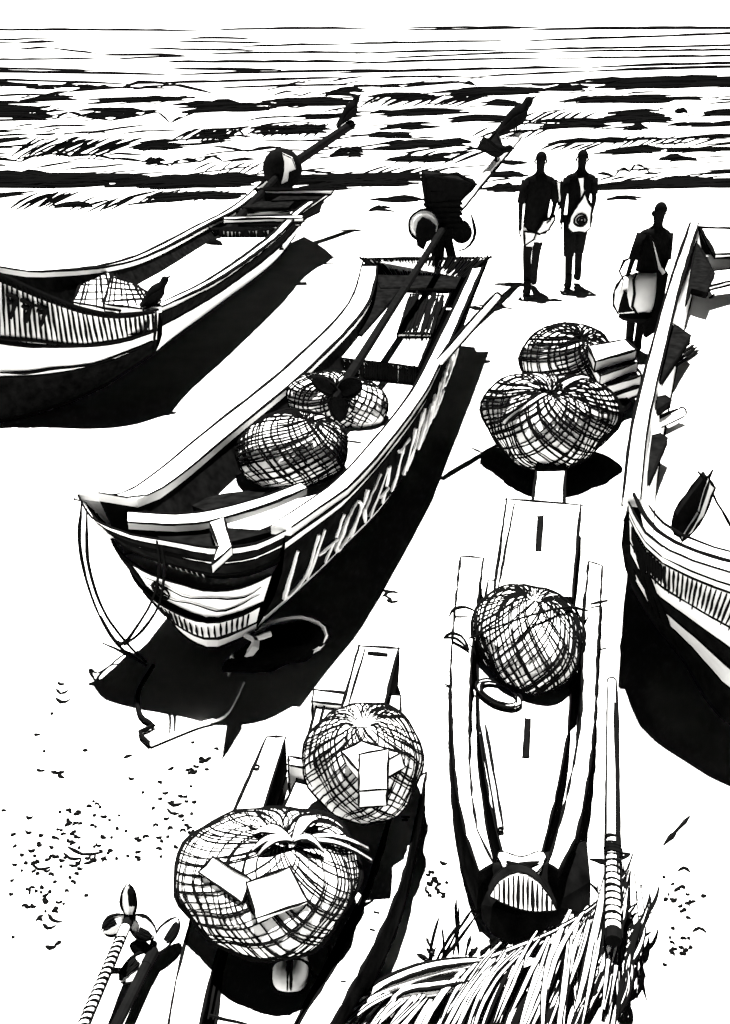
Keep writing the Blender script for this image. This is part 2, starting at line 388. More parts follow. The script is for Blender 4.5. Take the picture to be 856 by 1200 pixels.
# ================================================================== boats
def face_pt(T, B, prof, back, x, y, off=0.0):
    i = x*(len(T)-1); a = int(min(len(T)-2, i)); k = i-a
    p = T[a].lerp(T[a+1], k).lerp(B[a].lerp(B[a+1], k), y)
    q = 0.0
    if prof:
        for (f0, d0), (f1, d1) in zip(prof, prof[1:]):
            if f0 <= y <= f1: q = d0+(d1-d0)*(y-f0)/max(1e-6, f1-f0)
    return p+back*(q-off)
def hull_boat(root, gL, gR, bL, bR, ft, fb, N, capw, floor_z, sideR, sideL, frontbands, inner='tar_shade', capth=.05, prof=None):
    gL, gR, bL, bR = smooth(gL, N), smooth(gR, N), smooth(bL, N), smooth(bR, N)
    def side(g, b_, bands, inside):
        m = MB()
        for (f0, f1, mt) in bands:
            rows = []
            for k in range(4):
                f = f0+(f1-f0)*k/3; row = []
                for i in range(N):
                    out = (g[i]-inside[i]); out.z = 0; out.normalize()
                    row.append(g[i].lerp(b_[i], f)+out*.05*math.sin(math.pi*f))
                rows.append(row)
            m.loft(rows, mt)
            for e in (0, -1): m.ink(rows[e], 2.2, jit=.3)
        return m
    mid = [(a+b)/2 for a, b in zip(gL, gR)]
    h = side(gR, bR, sideR, mid); h2 = side(gL, bL, sideL, mid)
    for o in (h2,): 
        n0 = len(h.v); h.v += o.v; h.f += [tuple(i+n0 for i in f) for f in o.f]; h.m += o.m
    keel = [V(((a.x+b.x)/2, (a.y+b.y)/2, .02)) for a, b in zip(bL, bR)]
    h.loft([bL, [a.lerp(k, .6)-V((0, 0, .04)) for a, k in zip(bL, keel)], keel, [a.lerp(k, .6)-V((0, 0, .04)) for a, k in zip(bR, keel)], bR], 'tar_shade')
    # stern board
    st = [gL[0], gR[0], bR[0], bL[0]]; h.poly(st, 'tar_shade')
    # front
    back = (gL[0]+gR[0]-gL[-1]-gR[-1]); back.z = 0; back.normalize(); hull_boat.back = back
    n = 16; T = smooth(ft, n); B = smooth(fb, n)
    for (f0, f1, mt) in frontbands:
        rows = [[face_pt(T, B, prof, back, i/(n-1), f0+(f1-f0)*k/3) for i in range(n)] for k in range(4)]
        h.loft(rows, mt); h.ink(rows[0], 2.2); h.ink(rows[-1], 2.2)
    # underside of the bow
    h.loft([B, [keel[-1]]*n], 'tar_shade')
    hull_boat.hull = h.build('hull', root, smooth_=False)
    # gunwale caps
    g = MB(); inn = {}
    for nm, gg, oth, cw in (('L', gL, gR, capw[0]), ('R', gR, gL, capw[1])):
        ins = []
        for i in range(N):
            d = oth[i]-gg[i]; d.z = 0; d.normalize(); ins.append(gg[i]+d*cw*(.6 if nm == 'L' else 1)*(1 if nm == 'R' else 1+.66*math.sin(math.pi*min(1, .2+i/N*.7))))
        up = V((0, 0, capth)); out = []
        for i in range(N):
            d = oth[i]-gg[i]; d.z = 0; d.normalize(); out.append(gg[i]-d*.03)
        a = [p+up*.5 for p in out]; b_ = [p+up*.5 for p in ins]; c_ = [p-up*.5 for p in ins]; e_ = [p-up*.5 for p in out]
        g.loft([[a[i], b_[i], c_[i], e_[i]] for i in range(N)], 'white', closed=True, capa=True, capb=True)
        for l in (a, b_): g.ink(l, 2.6, jit=.3)
        g.ink(e_, 3.0, jit=.3)
        inn[nm] = c_
    g.build('gunwale', root)
    # inner sides and floor; the black default paints in the walls' shade
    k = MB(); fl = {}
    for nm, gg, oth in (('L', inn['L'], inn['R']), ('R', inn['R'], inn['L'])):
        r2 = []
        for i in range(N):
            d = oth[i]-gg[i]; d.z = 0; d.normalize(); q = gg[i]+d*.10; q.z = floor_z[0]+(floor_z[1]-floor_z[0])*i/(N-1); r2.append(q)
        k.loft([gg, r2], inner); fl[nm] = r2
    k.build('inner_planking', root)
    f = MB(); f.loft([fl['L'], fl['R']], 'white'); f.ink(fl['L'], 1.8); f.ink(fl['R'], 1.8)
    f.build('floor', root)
    return gL, gR, bL, bR, T, B, inn, fl

def flank_pt(g, b_, mid, f, v, off=.012):
    i = f*(len(g)-1); a = int(min(len(g)-2, i)); k = i-a
    gg = g[a].lerp(g[a+1], k); bb = b_[a].lerp(b_[a+1], k); mm = mid[a].lerp(mid[a+1], k)
    out = gg-mm; out.z = 0; out.normalize()
    return gg.lerp(bb, v)+out*(.05*math.sin(math.pi*v)+off)
STROKES = {
 'U': [[(0,1),(0,.25),(.2,0),(.6,0),(.8,.25),(.8,1)]], 'H': [[(0,0),(0,1)],[(.8,0),(.8,1)],[(0,.5),(.8,.5)]],
 'O': [[(.4,1),(.05,.8),(0,.5),(.05,.2),(.4,0),(.75,.2),(.8,.5),(.75,.8),(.4,1)]], 'K': [[(0,0),(0,1)],[(.8,1),(.1,.5),(.8,0)]],
 'A': [[(0,0),(.4,1),(.8,0)],[(.15,.38),(.65,.38)]], 'T': [[(.4,0),(.4,1)],[(0,1),(.8,1)]], 'I': [[(.4,0),(.4,1)]],
 'N': [[(0,0),(0,1),(.8,0),(.8,1)]], 'G': [[(.8,.8),(.4,1),(.05,.8),(0,.4),(.2,0),(.7,0),(.8,.4),(.45,.4)]], 'P': [[(0,0),(0,1),(.6,1),(.8,.75),(.6,.5),(0,.5)]],
 'L': [[(0,1),(0,0),(.8,0)]], 'J': [[(.7,1),(.7,.2),(.4,0),(.05,.2)]], 'M': [[(0,0),(.05,1),(.4,.4),(.75,1),(.8,0)]], '7': [[(0,1),(.8,1),(.3,0)],[(.1,.75),(.5,.72)]],
}
def lettering(m, text, fn, w, mt='white'):
    n = len(text)
    for i, ch in enumerate(text):
        for st in STROKES[ch]:
            pts = [fn((i+.1+x*.95)/n, y) for x, y in st]
            pts = smooth(pts, max(6, 5*len(st))) if ch in 'OUGJP' else resample(pts, 4*len(st))
            m.ink(pts, w, jit=.4, m=mt, taper=.8, n=6)

# ------------------------------------------------ boat in the middle
gR = PL([(568,303,.92),(545,355,.85),(520,410,.80),(497,458,.77),(460,510,.77),(410,568,.80),(370,598,.83),(335,622,.87)])
gL = PL([(430,306,.92),(412,360,.85),(345,430,.80),(250,508,.80),(185,562,.82),(140,588,.88),(92,580,.97)])
bR = PL([(532,398,.14),(500,500,.12),(455,585,.12),(400,645,.12),(345,698,.13),(300,738,.14)])
N = 30
gLs, gRs = smooth(gL, N), smooth(gR, N); bL = []
for i in range(N):
    d = gRs[i]-gLs[i]; d.z = 0; d.normalize(); q = gLs[i]+d*.22; q.z = .13; bL.append(q)
bL[-1] = P(190, 702, .25)
mainboat = thing('fishing_boat', ((gLs[15]+gRs[15])/2).to_2d().to_3d(), 'black and white fishing boat with lettered side and raised square bow, mid beach', 'boat', 'fishing boats on the beach')
ft = PL([(92,580,.97),(108,607,.91),(150,625,.87),(200,634,.86),(250,642,.86),(298,638,.86),(335,622,.87)])
fb = PL([(186,686,.25),(200,720,.20),(222,745,.17),(250,757,.15),(278,748,.14),(300,738,.14)])
PROF = [(0,0),(.28,.03),(.30,.08),(.38,.09),(.40,-.02),(.66,-.03),(.67,-.07),(.86,-.05),(.90,-.02),(1,-.02)]
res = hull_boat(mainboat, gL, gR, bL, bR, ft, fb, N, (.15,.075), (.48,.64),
    [(0,.10,'tar_shade'),(.10,.17,'white'),(.17,.84,'tar_shade'),(.84,.97,'white'),(.97,1,'tar_shade')], [(0,1,'white')],
    [(0,.07,'white'),(.07,.14,'tar_shade'),(.14,.17,'white'),(.17,.28,'tar_shade'),(.28,.31,'tar_shade'),(.31,.38,'tar_shade'),(.38,.40,'white'),(.40,.66,'white'),(.66,.67,'tar_shade'),(.67,.86,'white'),(.86,.90,'tar_shade'),(.90,1,'white')], prof=PROF)
gL, gR, bL, bR, T, B, inn, fl = res
mid = [(a+b)/2 for a, b in zip(gL, gR)]
m = MB()
lettering(m, 'UHOKATI', lambda x, y: flank_pt(gR, bR, mid, .985-.36*x, .80-.54*y), 3.4)
lettering(m, 'ONGPO', lambda x, y: flank_pt(gR, bR, mid, .60-.30*x, .78-.5*y), 3)
for f in (.618, .605):
    m.ink([flank_pt(gR, bR, mid, f, .2), flank_pt(gR, bR, mid, f+.012, .84)], 3.2, m='white')
m.build('lettering', hull_boat.hull)
m = MB()                                     # bow panel: hatching, waves, round emblem
def fr(x, y, off=.012): return face_pt(T, B, PROF, hull_boat.back, x, y, off)
for i in range(18): m.ink([fr(.10+.03*i+rs(.006), .33, .02), fr(.11+.03*i, .375, .02)], 1.3, m='white')
for i in range(26): m.ink([fr(.0+.0085*i, .40, .01), fr(.012+.009*i, .66-.0*i, .01)], 2.8)
for i in range(22): m.ink([fr(.22+.034*i, .69+.02*math.sin(i*.6)), fr(.225+.034*i, .85)], 2.0)
for y in (.48, .57):
    m.ink([fr(.30+.66*k/14, y+.025*math.sin(k*.9+y*20)) for k in range(15)], 1.3)
cx, cy = .40, .54
m.ink([fr(cx+.055*math.cos(6.29*k/18), cy+.075*math.sin(6.29*k/18), .016) for k in range(19)], 2.6)
for k in range(3):
    a = k*math.pi/3+.2
    m.ink([fr(cx+.055*math.cos(a), cy+.075*math.sin(a), .018), fr(cx-.055*math.cos(a), cy-.075*math.sin(a), .018)], 2.2)
m.build('bow_panel', hull_boat.hull)
m = MB()                                     # bow deck
m.slab(PL([(170,618,.76),(232,612,.72),(262,618,.74),(322,622,.80),(250,640,.80),(190,632,.80)]), .04, 'tar_shade', 'tar_shade', 0)
m.slab(PL([(218,590,.66),(262,578,.64),(318,572,.64),(300,585,.68),(240,598,.70)]), .03, 'tar_shade', 'tar_shade', 0)
m.build('bow_deck', mainboat)
m = MB()
sl = smooth(PL([(150,600,.86),(225,602,.83),(300,585,.80),(352,566,.78)]), 10); sl2 = smooth(PL([(150,612,.86),(228,614,.83),(306,594,.80),(360,572,.78)]), 10)
m.loft([sl, sl2], 'white'); m.loft([[p-V((0,0,.04)) for p in sl2], [p-V((0,0,.04)) for p in sl]], 'tar_shade'); m.loft([sl2, [p-V((0,0,.04)) for p in sl2]], 'white'); m.ink(sl, 2.4); m.ink(sl2, 2.4)
m.build('thwart', mainboat)
m = MB(); m.slab(PL([(246,612,.84),(263,606,.84),(272,640,.88),(248,662,.90),(256,640,.86)]), .05, 'white', 'white', 2); m.build('knee', mainboat)
m = MB()                                     # stern deck
fl_, frr, br, bl = PL([(366,416,.70),(490,430,.70),(534,330,.80),(436,333,.80)])
m.slab([fl_, frr, br, bl], .04, 'white', 'white', 2)
sdk = m.build('stern_deck', mainboat)
m = MB()
lo = V((0, 0, -.21)); m.poly([fl_+lo, frr+lo, frr-V((0,0,.04)), fl_-V((0,0,.04))], 'white')
off = V((0, -.012, 0)); m.hatch(fl_+off, frr+off, fl_+lo+off, frr+lo+off, 44, 2.3); m.hatch(fl_+off, frr+off, fl_+lo+off, frr+lo+off, 22, 2.3)
m.ink([fl_+lo+off, frr+lo+off], 2.2); m.build('bulkhead', sdk)
m = MB()                                     # slatted hatch
q = PL([(482,345,.815),(520,347,.815),(506,391,.765),(466,391,.765)])
m.slab(q, .03, 'white', 'white', 2.6)
up = V((0, 0, .008))
m.hatch(q[0]+up, q[1]+up, q[3]+up, q[2]+up, 10, 3.2, ext=.08); m.build('hatch_cover', sdk)
m = MB()                                     # black slabs painting in the shade of the recess under the stern board
m.slab(PL([(440,330,.83),(400,384,.745),(424,392,.745),(472,335,.83)]), .02, 'tar_shade', 'tar_shade', 0)
m.slab(PL([(440,322,.86),(541,324,.86),(534,338,.83),(446,337,.83)]), .02, 'tar_shade', 'tar_shade', 0)
m.build('recess_shade', mainboat)
m = MB()                                     # transom board
a, b_ = P(424,303,1.0), P(574,302,1.0); c_, d_ = P(546,326,.84), P(446,322,.84)
m.slab([a, b_, c_, d_], 0, 'white', 'white', 2.4, drop=V((0, .06, -.02)), over=6)
o = V((0, -.014, .01)); m.hatch(a+o, b_+o, d_+o, c_+o, 40, 1.9)
m.build('transom', mainboat)

def simple(name, label, cat, fn, base, group=None):
    b = MB(); fn(b); o = b.build(name, base=base); return tag(o, label, cat, group)
# mooring ropes of the middle boat
def fn(b):
    for pts in ([(96,588,.93),(94,640,.65),(108,700,.4),(135,752,.12),(172,780,.02)], [(102,596,.93),(104,660,.6),(122,716,.3),(150,755,.05),(172,776,.02)],
                [(184,634,.92),(187,660,.75),(180,700,.5),(160,735,.2),(140,756,.03),(118,722,.15)], [(190,640,.9),(193,668,.7),(186,710,.4),(166,740,.15),(146,756,.03)]):
        b.ink(smooth(PL(pts), 22), 2.6, jit=.2)
simple('mooring_rope', 'thin rope hanging in loops from the raised bow of the lettered boat', 'rope', fn, P(140,740,0))
def fn(b):
    b.tube(smooth(PL([(180,780,.02),(162,812,.02),(165,838,.02),(180,850,.02),(164,858,.02),(176,872,.02)]), 20), .012, 'ink', 6)
    b.tube(smooth(PL([(176,872,.02),(230,850,.02),(262,840,.02),(276,820,.02),(285,800,.02)]), 20), .010, 'white', 6)
simple('anchor_rope', 'anchor line lying in the black shadow under the bow of the lettered boat', 'rope', fn, P(200,850,0))
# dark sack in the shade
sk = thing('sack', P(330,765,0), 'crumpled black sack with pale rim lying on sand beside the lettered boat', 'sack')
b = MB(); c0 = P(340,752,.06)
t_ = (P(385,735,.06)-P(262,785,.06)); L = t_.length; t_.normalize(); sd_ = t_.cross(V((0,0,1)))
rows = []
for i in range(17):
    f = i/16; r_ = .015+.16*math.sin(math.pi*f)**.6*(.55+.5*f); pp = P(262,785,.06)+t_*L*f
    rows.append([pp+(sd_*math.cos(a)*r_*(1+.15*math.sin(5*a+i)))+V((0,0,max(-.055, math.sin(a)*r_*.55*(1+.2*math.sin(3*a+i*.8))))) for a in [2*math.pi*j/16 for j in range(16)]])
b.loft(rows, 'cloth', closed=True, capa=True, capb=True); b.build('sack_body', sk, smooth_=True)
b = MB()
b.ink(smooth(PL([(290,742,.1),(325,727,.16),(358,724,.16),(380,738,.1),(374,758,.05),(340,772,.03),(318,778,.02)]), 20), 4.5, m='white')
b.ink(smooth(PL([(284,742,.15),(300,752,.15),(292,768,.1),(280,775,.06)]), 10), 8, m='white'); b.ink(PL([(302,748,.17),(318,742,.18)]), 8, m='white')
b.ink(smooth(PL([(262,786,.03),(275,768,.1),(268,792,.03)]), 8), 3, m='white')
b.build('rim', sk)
# oar leaning out of the starboard side
def oar(name, label, a, b_, r, cat='oar', flat=None):
    m = MB(); a, b_ = V(a), V(b_)
    pts = resample([a, b_], 10); m.tube(pts, [r*(1+.03*rs()) for _ in pts], 'white', 8)
    x = (b_-a).cross(CAM-a).normalized()
    m.ink([p+x*r for p in pts], 2.2); m.ink([p-x*r for p in pts], 4)
    m.ink([p-x*r*.4 for p in pts], 2.6)  # heavier pen lines paint shading down one side
    e = [b_+(x*math.cos(t)+(b_-a).normalized().cross(x)*math.sin(t))*r for t in [6.29*k/10 for k in range(11)]]; m.ink(e, 1.8)
    if flat: m.ink(PL(flat), 3.5)
    return tag(m.build(name, base=a), label, cat)
oar('oar', 'wooden oar sticking out over the right side of the lettered boat', P(516,424,.85), P(584,347,1.15), .028, flat=[(550,360,1.08),(566,362,1.1)])

# ------------------------------------------------ long-tail motors
def blade(b, hub, d, n_, ln, wd, tw=.35, mt='white', dark=True):
    d = V(d).normalized(); n_ = V(n_).normalized(); s_ = d.cross(n_).normalized()
    rows = []; L1 = []; L2 = []
    for i in range(11):
        f = i/10; wv = wd*(.12+.88*math.sin(math.pi*min(1, f*.93+.04))**.8)*.5 if i < 10 else wd*.05
        a = tw*(1-f*.5); sx = s_*math.cos(a)+n_*math.sin(a); nn = n_*math.cos(a)-s_*math.sin(a)
        c = hub+d*ln*f; th = .006+.004*(1-f)
        rows.append([c-sx*wv, c+nn*th, c+sx*wv, c-nn*th]); L1.append(c-sx*wv); L2.append(c+sx*wv)
    b.loft(rows[:], mt, closed=True, capa=True, capb=True)
    b.ink(L1, 2.4); b.ink(L2, 2.4)
    if dark:
        for q in range(5): b.ink([rows[i][0].lerp(rows[i][2], .55+.08*q)+n_*.009 for i in range(4, 10)], 2.4, taper=.3)  # pen strokes paint shading over one half of the blade
def motor(label, prop, eng, end, group, sc=1.0, mt='white'):
    root = thing('longtail_motor', eng, label, 'boat motor', group)
    prop, eng, end = V(prop), V(eng), V(end); ax = (prop-eng).normalized(); x = ax.cross(V((0,0,1))).normalized(); z = x.cross(ax)
    b = MB(); pts = resample([eng, prop], 14); b.tube(pts, .035*sc, 'metal', 8); b.build('shaft', root)
    b = MB(); pts = resample([eng, end], 12); b.tube(pts, [.05*sc]*11+[.055*sc], mt, 8)
    for k in (-1, 1): b.ink([p+x*k*.05*sc for p in pts], 2.2)
    b.ink([p+x*.03*sc-z*.03*sc for p in pts[:9]], 4.5); b.build('tiller', root)  # thick pen line paints shade along one side of the tiller
    b = MB(); b.tube([prop-ax*.06, prop, prop+ax*.07], [.03, .045, .015], 'metal', 8)
    pr_ = b.build('propeller', root)
    for k in range(3):
        b = MB(); a = k*2.094+.5; blade(b, prop, x*math.cos(a)+z*math.sin(a), ax, .2*sc, .12*sc, mt='metal', dark=False); b.build('blade', pr_)
    return root, ax, x, z
PM, EM, TM = P(396,462,.88), PY(523,262,10.15), PY(608,160,13.3)
mr, ax, x, z = motor('long-tail motor tilted up over the stern of the lettered boat, its shaft lying inside', PM, EM, TM, 'long-tail boat motors')
X = V((1,0,0)); Z = V((0,0,1)); Y = V((0,1,0))
def bx(b, c, sx, sy, sz, mt, w=2.0, rot=0.0):
    c = V(c); rx = V((math.cos(rot), math.sin(rot), 0)); ry = V((-math.sin(rot), math.cos(rot), 0))
    b.slab([c+rx*a*sx+ry*d*sy+Z*sz for a, d in ((-1,-1),(1,-1),(1,1),(-1,1))], 2*sz, mt, mt, w)
b = MB(); bx(b, PY(519,250,10.2), .16, .15, .24, 'metal', 0, .1)
for k in range(6): bx(b, PY(519,236+k*6,10.2), .18, .17, .012, 'metal', 0, .1)
b.build('engine_block', mr)
b = MB(); e = [PY(u,v,10.05) for u, v in ((497,205),(546,213),(558,216),(540,236),(500,240))]
b.slab(e, 0, 'metal', 'metal', 2.4, drop=V((0,.35,.0))); b.ink([PY(498,207,10.04),PY(535,203,10.1),PY(558,216,10.04)], 2.4); b.build('fuel_tank', mr)
b = MB(); c = PY(497,263,10.0); b.tube([c+V((-.02,.12,0)), c+V((0,-.03,0)), c+V((.005,-.06,0))], [.14,.15,.12], 'white', 20)
b.ink([c+V((.155*math.cos(t), -.04, .155*math.sin(t))) for t in [6.29*k/24 for k in range(25)]], 2.4)
b.slab([c+V((x_,-.10,z_)) for x_, z_ in ((-.07,.04),(-.02,.09),(.05,.06),(.12,.0),(.12,-.16),(.04,-.14),(.0,-.24),(-.07,-.20),(-.09,-.06))], 0, 'metal', 'metal', 0, drop=V((0,.05,0))); b.build('flywheel_cover', mr)
b = MB(); c = PY(541,272,10.1); b.tube([c+V((0,.1,0)), c+V((0,-.05,0))], [.11,.11], 'metal', 16)
b.ink(smooth([PY(552,250,10.0),PY(557,272,10.0),PY(550,288,10.0),PY(538,294,10.0)], 8), 2.4); b.build('exhaust_silencer', mr)
b = MB(); b.tube([PY(515,268,10.2), PY(513,303,10.2)], .07, 'metal', 8); b.tube([PY(522,268,10.2), PY(530,303,10.2)], .05, 'metal', 8); b.build('mount', mr)

# ------------------------------------------------ boat on the left
gR = PL([(388,224,.90),(352,250,.80),(320,282,.75),(260,326,.75),(215,350,.80),(186,363,.88)])
gL = PL([(304,222,.90),(272,247,.80),(236,266,.75),(150,308,.82),(40,322,1.08),(-30,312,1.30)])
bR = PL([(356,258,.25),(324,304,.15),(257,356,.14),(205,394,.24),(183,412,.32)])
N = 30; gLs, gRs = smooth(gL, N), smooth(gR, N); bL = []
for i in range(N):
    d = gRs[i]-gLs[i]; d.z = 0; d.normalize(); q = gLs[i]+d*.22; q.z = .14; bL.append(q)
bL[-1] = P(-30,500,.02)
lb = thing('fishing_boat', ((gLs[15]+gRs[15])/2).to_2d().to_3d(), 'white fishing boat with hatched bow at the left edge of the beach near the water', 'boat', 'fishing boats on the beach')
ft = PL([(-30,310,1.32),(0,320,1.24),(45,341,1.10),(95,360,.98),(140,368,.91),(186,363,.88)])
fb = PL([(-30,500,.02),(0,494,.02),(60,478,.06),(120,452,.16),(183,412,.32)])
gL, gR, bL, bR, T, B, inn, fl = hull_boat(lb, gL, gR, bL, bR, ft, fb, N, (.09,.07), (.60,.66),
    [(0,.08,'white'),(.08,.36,'tar_shade'),(.36,1,'white')], [(0,1,'white')], [(0,.05,'tar_shade'),(.05,.45,'white'),(.45,.70,'white'),(.70,1,'tar_shade')])  # lowest black front band stands in for shadow under the bow
m = MB()
def fr(x, y, off=.015):
    i = x*(len(T)-1); a = int(min(len(T)-2, i)); k = i-a
    return T[a].lerp(T[a+1], k).lerp(B[a].lerp(B[a+1], k), y)+V((.2, -.95, .1)).normalized()*off
for i in range(32):
    x_ = .11+i*.0275; m.ink([fr(x_+rs(.004), .02), fr(x_+.012, (.43 if x_ < .75 else .40)+rs(.03))], 2.0)
m.ink([fr(k/14, .42+.01*math.sin(k)) for k in range(15)], 2.6); m.ink([fr(k/14, .45+.015*math.sin(k*.6)) for k in range(15)], 2.2)
m.ink([fr(.12+k*.85/14, .66+.01*math.sin(k)) for k in range(15)], 2.2)
m.ink([fr(.985, y) for y in (0, .3, .6, 1.0)], 2.4)
m.build('bow_panel', hull_boat.hull)
m = MB(); lettering(m, '777', lambda x, y: fr(.15+.24*x, .28-.16*y, .03), 3.4, 'ink'); m.build('lettering', hull_boat.hull)
m = MB(); m.slab(PL([(243,262,.66),(352,262,.66),(352,285,.42),(243,272,.42)][:2])+PL([(350,246,.8),(270,248,.8)]), .03, 'white', 'white', 2.2)
a, b_ = P(237,268,.72), P(332,268,.72); lo = V((0, 0, -.26))
m.poly([a+lo, b_+lo, b_, a], 'white'); m.hatch(a-Y*.02, b_-Y*.02, a+lo-Y*.02, b_+lo-Y*.02, 22, 3); m.ink([a-Y*.02, b_-Y*.02], 3); m.ink([a+lo-Y*.02, b_+lo-Y*.02], 2.4)
for f in (.22, .55, .72, .86):
    c = a.lerp(b_, f); m.ink([c-Y*.03, c+lo-Y*.03], 7)
m.build('stern_deck', lb)
m = MB(); m.slab(PL([(283,243,.86),(338,243,.86),(345,236,.88),(296,236,.88)]), .02, 'tar_shade', 'tar_shade', 0); m.slab(PL([(318,235,.9),(372,233,.9),(385,225,.93),(335,226,.93)]), .02, 'tar_shade', 'tar_shade', 0); m.build('stern_hatch', lb)
m = MB(); m.beam(P(262,256,.83), P(356,254,.83), .16, .05); m.build('thwart', lb)
m = MB(); m.slab(PL([(300,222,1.0),(392,222,1.0),(388,228,.93),(304,228,.93)]), 0, 'white', 'white', 2.4, drop=V((0,.06,0)), over=5); m.build('transom', lb)
PM, EM, TM = P(241,297,.50), PY(332,200,15.0), PY(412,146,17.0)
mr, ax, x, z = motor('long-tail motor with round black engine over the stern of the left white boat', PM, EM, TM, 'long-tail boat motors', 1.5, 'metal')
b = MB(); c = EM+V((0,-.1,.04))
rows = []
for i in range(13):
    th = math.pi*i/12; rows.append([c+V((.30*math.sin(th)*math.cos(p)*1, -.20*math.cos(th), .30*math.sin(th)*math.sin(p))) for p in [6.2832*j/20 for j in range(20)]])
b.loft(rows, 'metal', closed=True); b.build('engine_block', mr, smooth_=True)
b = MB(); e = [c+V((dx, -.215+.0*dx, dz)) for dx, dz in ((.02,.24),(.16,.18),(.22,.02),(.12,-.02),(.1,-.16),(-.02,-.2),(.04,0))]
b.slab(e, 0, 'white', 'white', 1.5, drop=V((0,.09,0))); b.build('flywheel_cover', mr)
b = MB(); b.tube([c+V((-.05,0,-.2)), V((c.x-.15, c.y, .85))], .05, 'metal', 8); b.tube([c+V((.1,0,-.2)), V((c.x+.1, c.y, .85))], .05, 'metal', 8)
e = [PY(u,v,14.9) for u, v in ((298,222),(318,206),(326,222))]; b.slab(e, 0, 'white', 'white', 2, drop=V((0,.05,0))); b.build('mount', mr)
# folded net on its bow
nr = thing('folded_net', P(130,352,.70), 'folded pale netting in flat angular pieces on the bow of the left white boat', 'net')
for pl, zz in (([(86,354),(100,320),(126,319),(150,334),(176,354),(140,364)], .86), ([(122,356),(131,322),(152,330),(188,352),(168,362)], .90)):
    b = MB(); q = [P(u, v, zz) for u, v in pl]; b.slab(q, .07, 'net', 'net', 2.2, over=3)
    u_ = V((0, -.004, .008)); b.hatch(q[0]+u_, q[1]+u_, q[-2]+u_, q[2]+u_, 5, 1.6, ext=.1); b.hatch(q[1]+u_, q[2]+u_, q[0]+u_, q[-1]+u_, 5, 1.6, ext=.1); b.hatch(q[2]+u_, q[3]+u_, q[-1]+u_, q[-2]+u_, 5, 1.6, ext=.1)
    b.build('net_fold', nr)
# ------------------------------------------------ boat on the right
gL = PL([(812,264,.95),(790,330,.90),(768,410,.88),(747,500,.90),(737,588,.95)])
N = 30; gLs = smooth(gL, N); gR = []; bL = []; bR = []
for i in range(N):
    t = gLs[min(i+1, N-1)]-gLs[max(0, i-1)]; t.z = 0; t.normalize(); pr = V((-t.y, t.x, 0))
    if pr.x < 0: pr = -pr
    wd = 1.5; gR.append(gLs[i]+pr*wd); q = gLs[i]+pr*.24; q.z = .1; bL.append(q); q = gR[-1]-pr*.24; q.z = .1; bR.append(q)
bL[-1] = P(741,690,.1)
ft = PL([(737,588,.95),(752,618,.94),(775,640,.93),(808,655,.93),(856,670,.95)])+[V((2.15,3.30,.97)), gR[-1]]
fb = PL([(741,690,.1),(765,730,.12),(800,772,.12),(856,850,.12)])+[V((2.2,3.45,.12)), bR[-1]]
rb = thing('fishing_boat', ((gLs[15]+gR[15])/2).to_2d().to_3d(), 'white fishing boat with striped black bottom cut off by the right edge', 'boat', 'fishing boats on the beach')
gL, gR, bL, bR, T, B, inn, fl = hull_boat(rb, gL, gR, bL, bR, ft, fb, N, (.075,.075), (.62,.62),
    [(0,1,'white')], [(0,.2,'white'),(.2,1,'tar_shade')],
    [(0,.10,'white'),(.10,.16,'white'),(.16,.42,'white'),(.42,.56,'white'),(.56,.68,'tar_shade'),(.68,.80,'white'),(.80,1,'tar_shade')], inner='white')
m = MB()
nrmF = V((-.5, -.85, .1)).normalized()
def fr(x, y, off=.012):
    i = x*(len(T)-1); a = int(min(len(T)-2, i)); k = i-a
    return T[a].lerp(T[a+1], k).lerp(B[a].lerp(B[a+1], k), y)+nrmF*off
for i in range(60):
    x_ = .04+i*.012
    m.ink([fr(x_, .17), fr(x_+.006, .42+rs(.03))], 1.9)
for i in range(30):
    x_ = .03+i*.006; m.ink([fr(x_, .18), fr(x_+.004, .36)], 2.0)
m.ink([fr(.05, .2), fr(.16, .8)], 5); m.ink([fr(.09, .3), fr(.20, .8)], 6); m.ink([fr(.14, .42), fr(.24, .8)], 6)
m.build('bow_panel', hull_boat.hull)
m = MB()
lipo = smooth(ft[:6], 16)
m.ink([p+V((.03, .03, .03)) for p in lipo], 4.2); m.ink([p+V((.10, .16, .0)) for p in lipo[2:14]], 2.2)
m.build('bow_rail', rb)
m = MB()                                    # black slabs painted in as rib shadows inside the left gunwale
for (pts, zt) in (([(752,505),(770,500),(779,505),(755,560)], .80), ([(764,458),(776,455),(783,461),(766,472)], .82), ([(786,372),(806,385),(770,440),(768,425)], .84), ([(812,275),(834,312),(824,335),(806,330),(800,345)], .86)):
    m.slab([P(u+4, v+8, zt) for u, v in pts], .05, 'tar_shade', 'tar_shade', 1.5)
m.build('rib_shadows', rb)
m = MB()
m.slab(PL([(822,268,.93),(838,298,.90),(900,296,.90),(900,268,.93)]), .04, 'white', 'white', 2.4); m.slab(PL([(834,318,.86),(822,338,.84),(900,318,.84),(900,310,.86)]), .04, 'white', 'white', 2.4)
m.build('stern_deck', rb)
m = MB(); m.ink(PL([(803,388,.37),(836,346,.64)]), 2.6, over=3)
m.build('floor_seam', rb)
for k in range(5):
    m = MB(); m.ink(PL([(776+k*3,424+k*2,.64),(808+k*3,398+k*3,.64)]), 2.2); m.build('floor_seam', rb)
o_ = oar('paddle', 'dark slim paddle lying inside the boat on the right', P(752,506,.70), P(800,483,.70), .03, 'paddle')
b = MB(); q = PL([(755,500,.66),(802,479,.66),(800,487,.66),(770,506,.66),(752,512,.66)]); 
cl = thing('anchor', P(815,632,.9), 'small dark pointed wooden anchor with a rope standing on the bow of the right boat', 'anchor')
y0 = 4.1
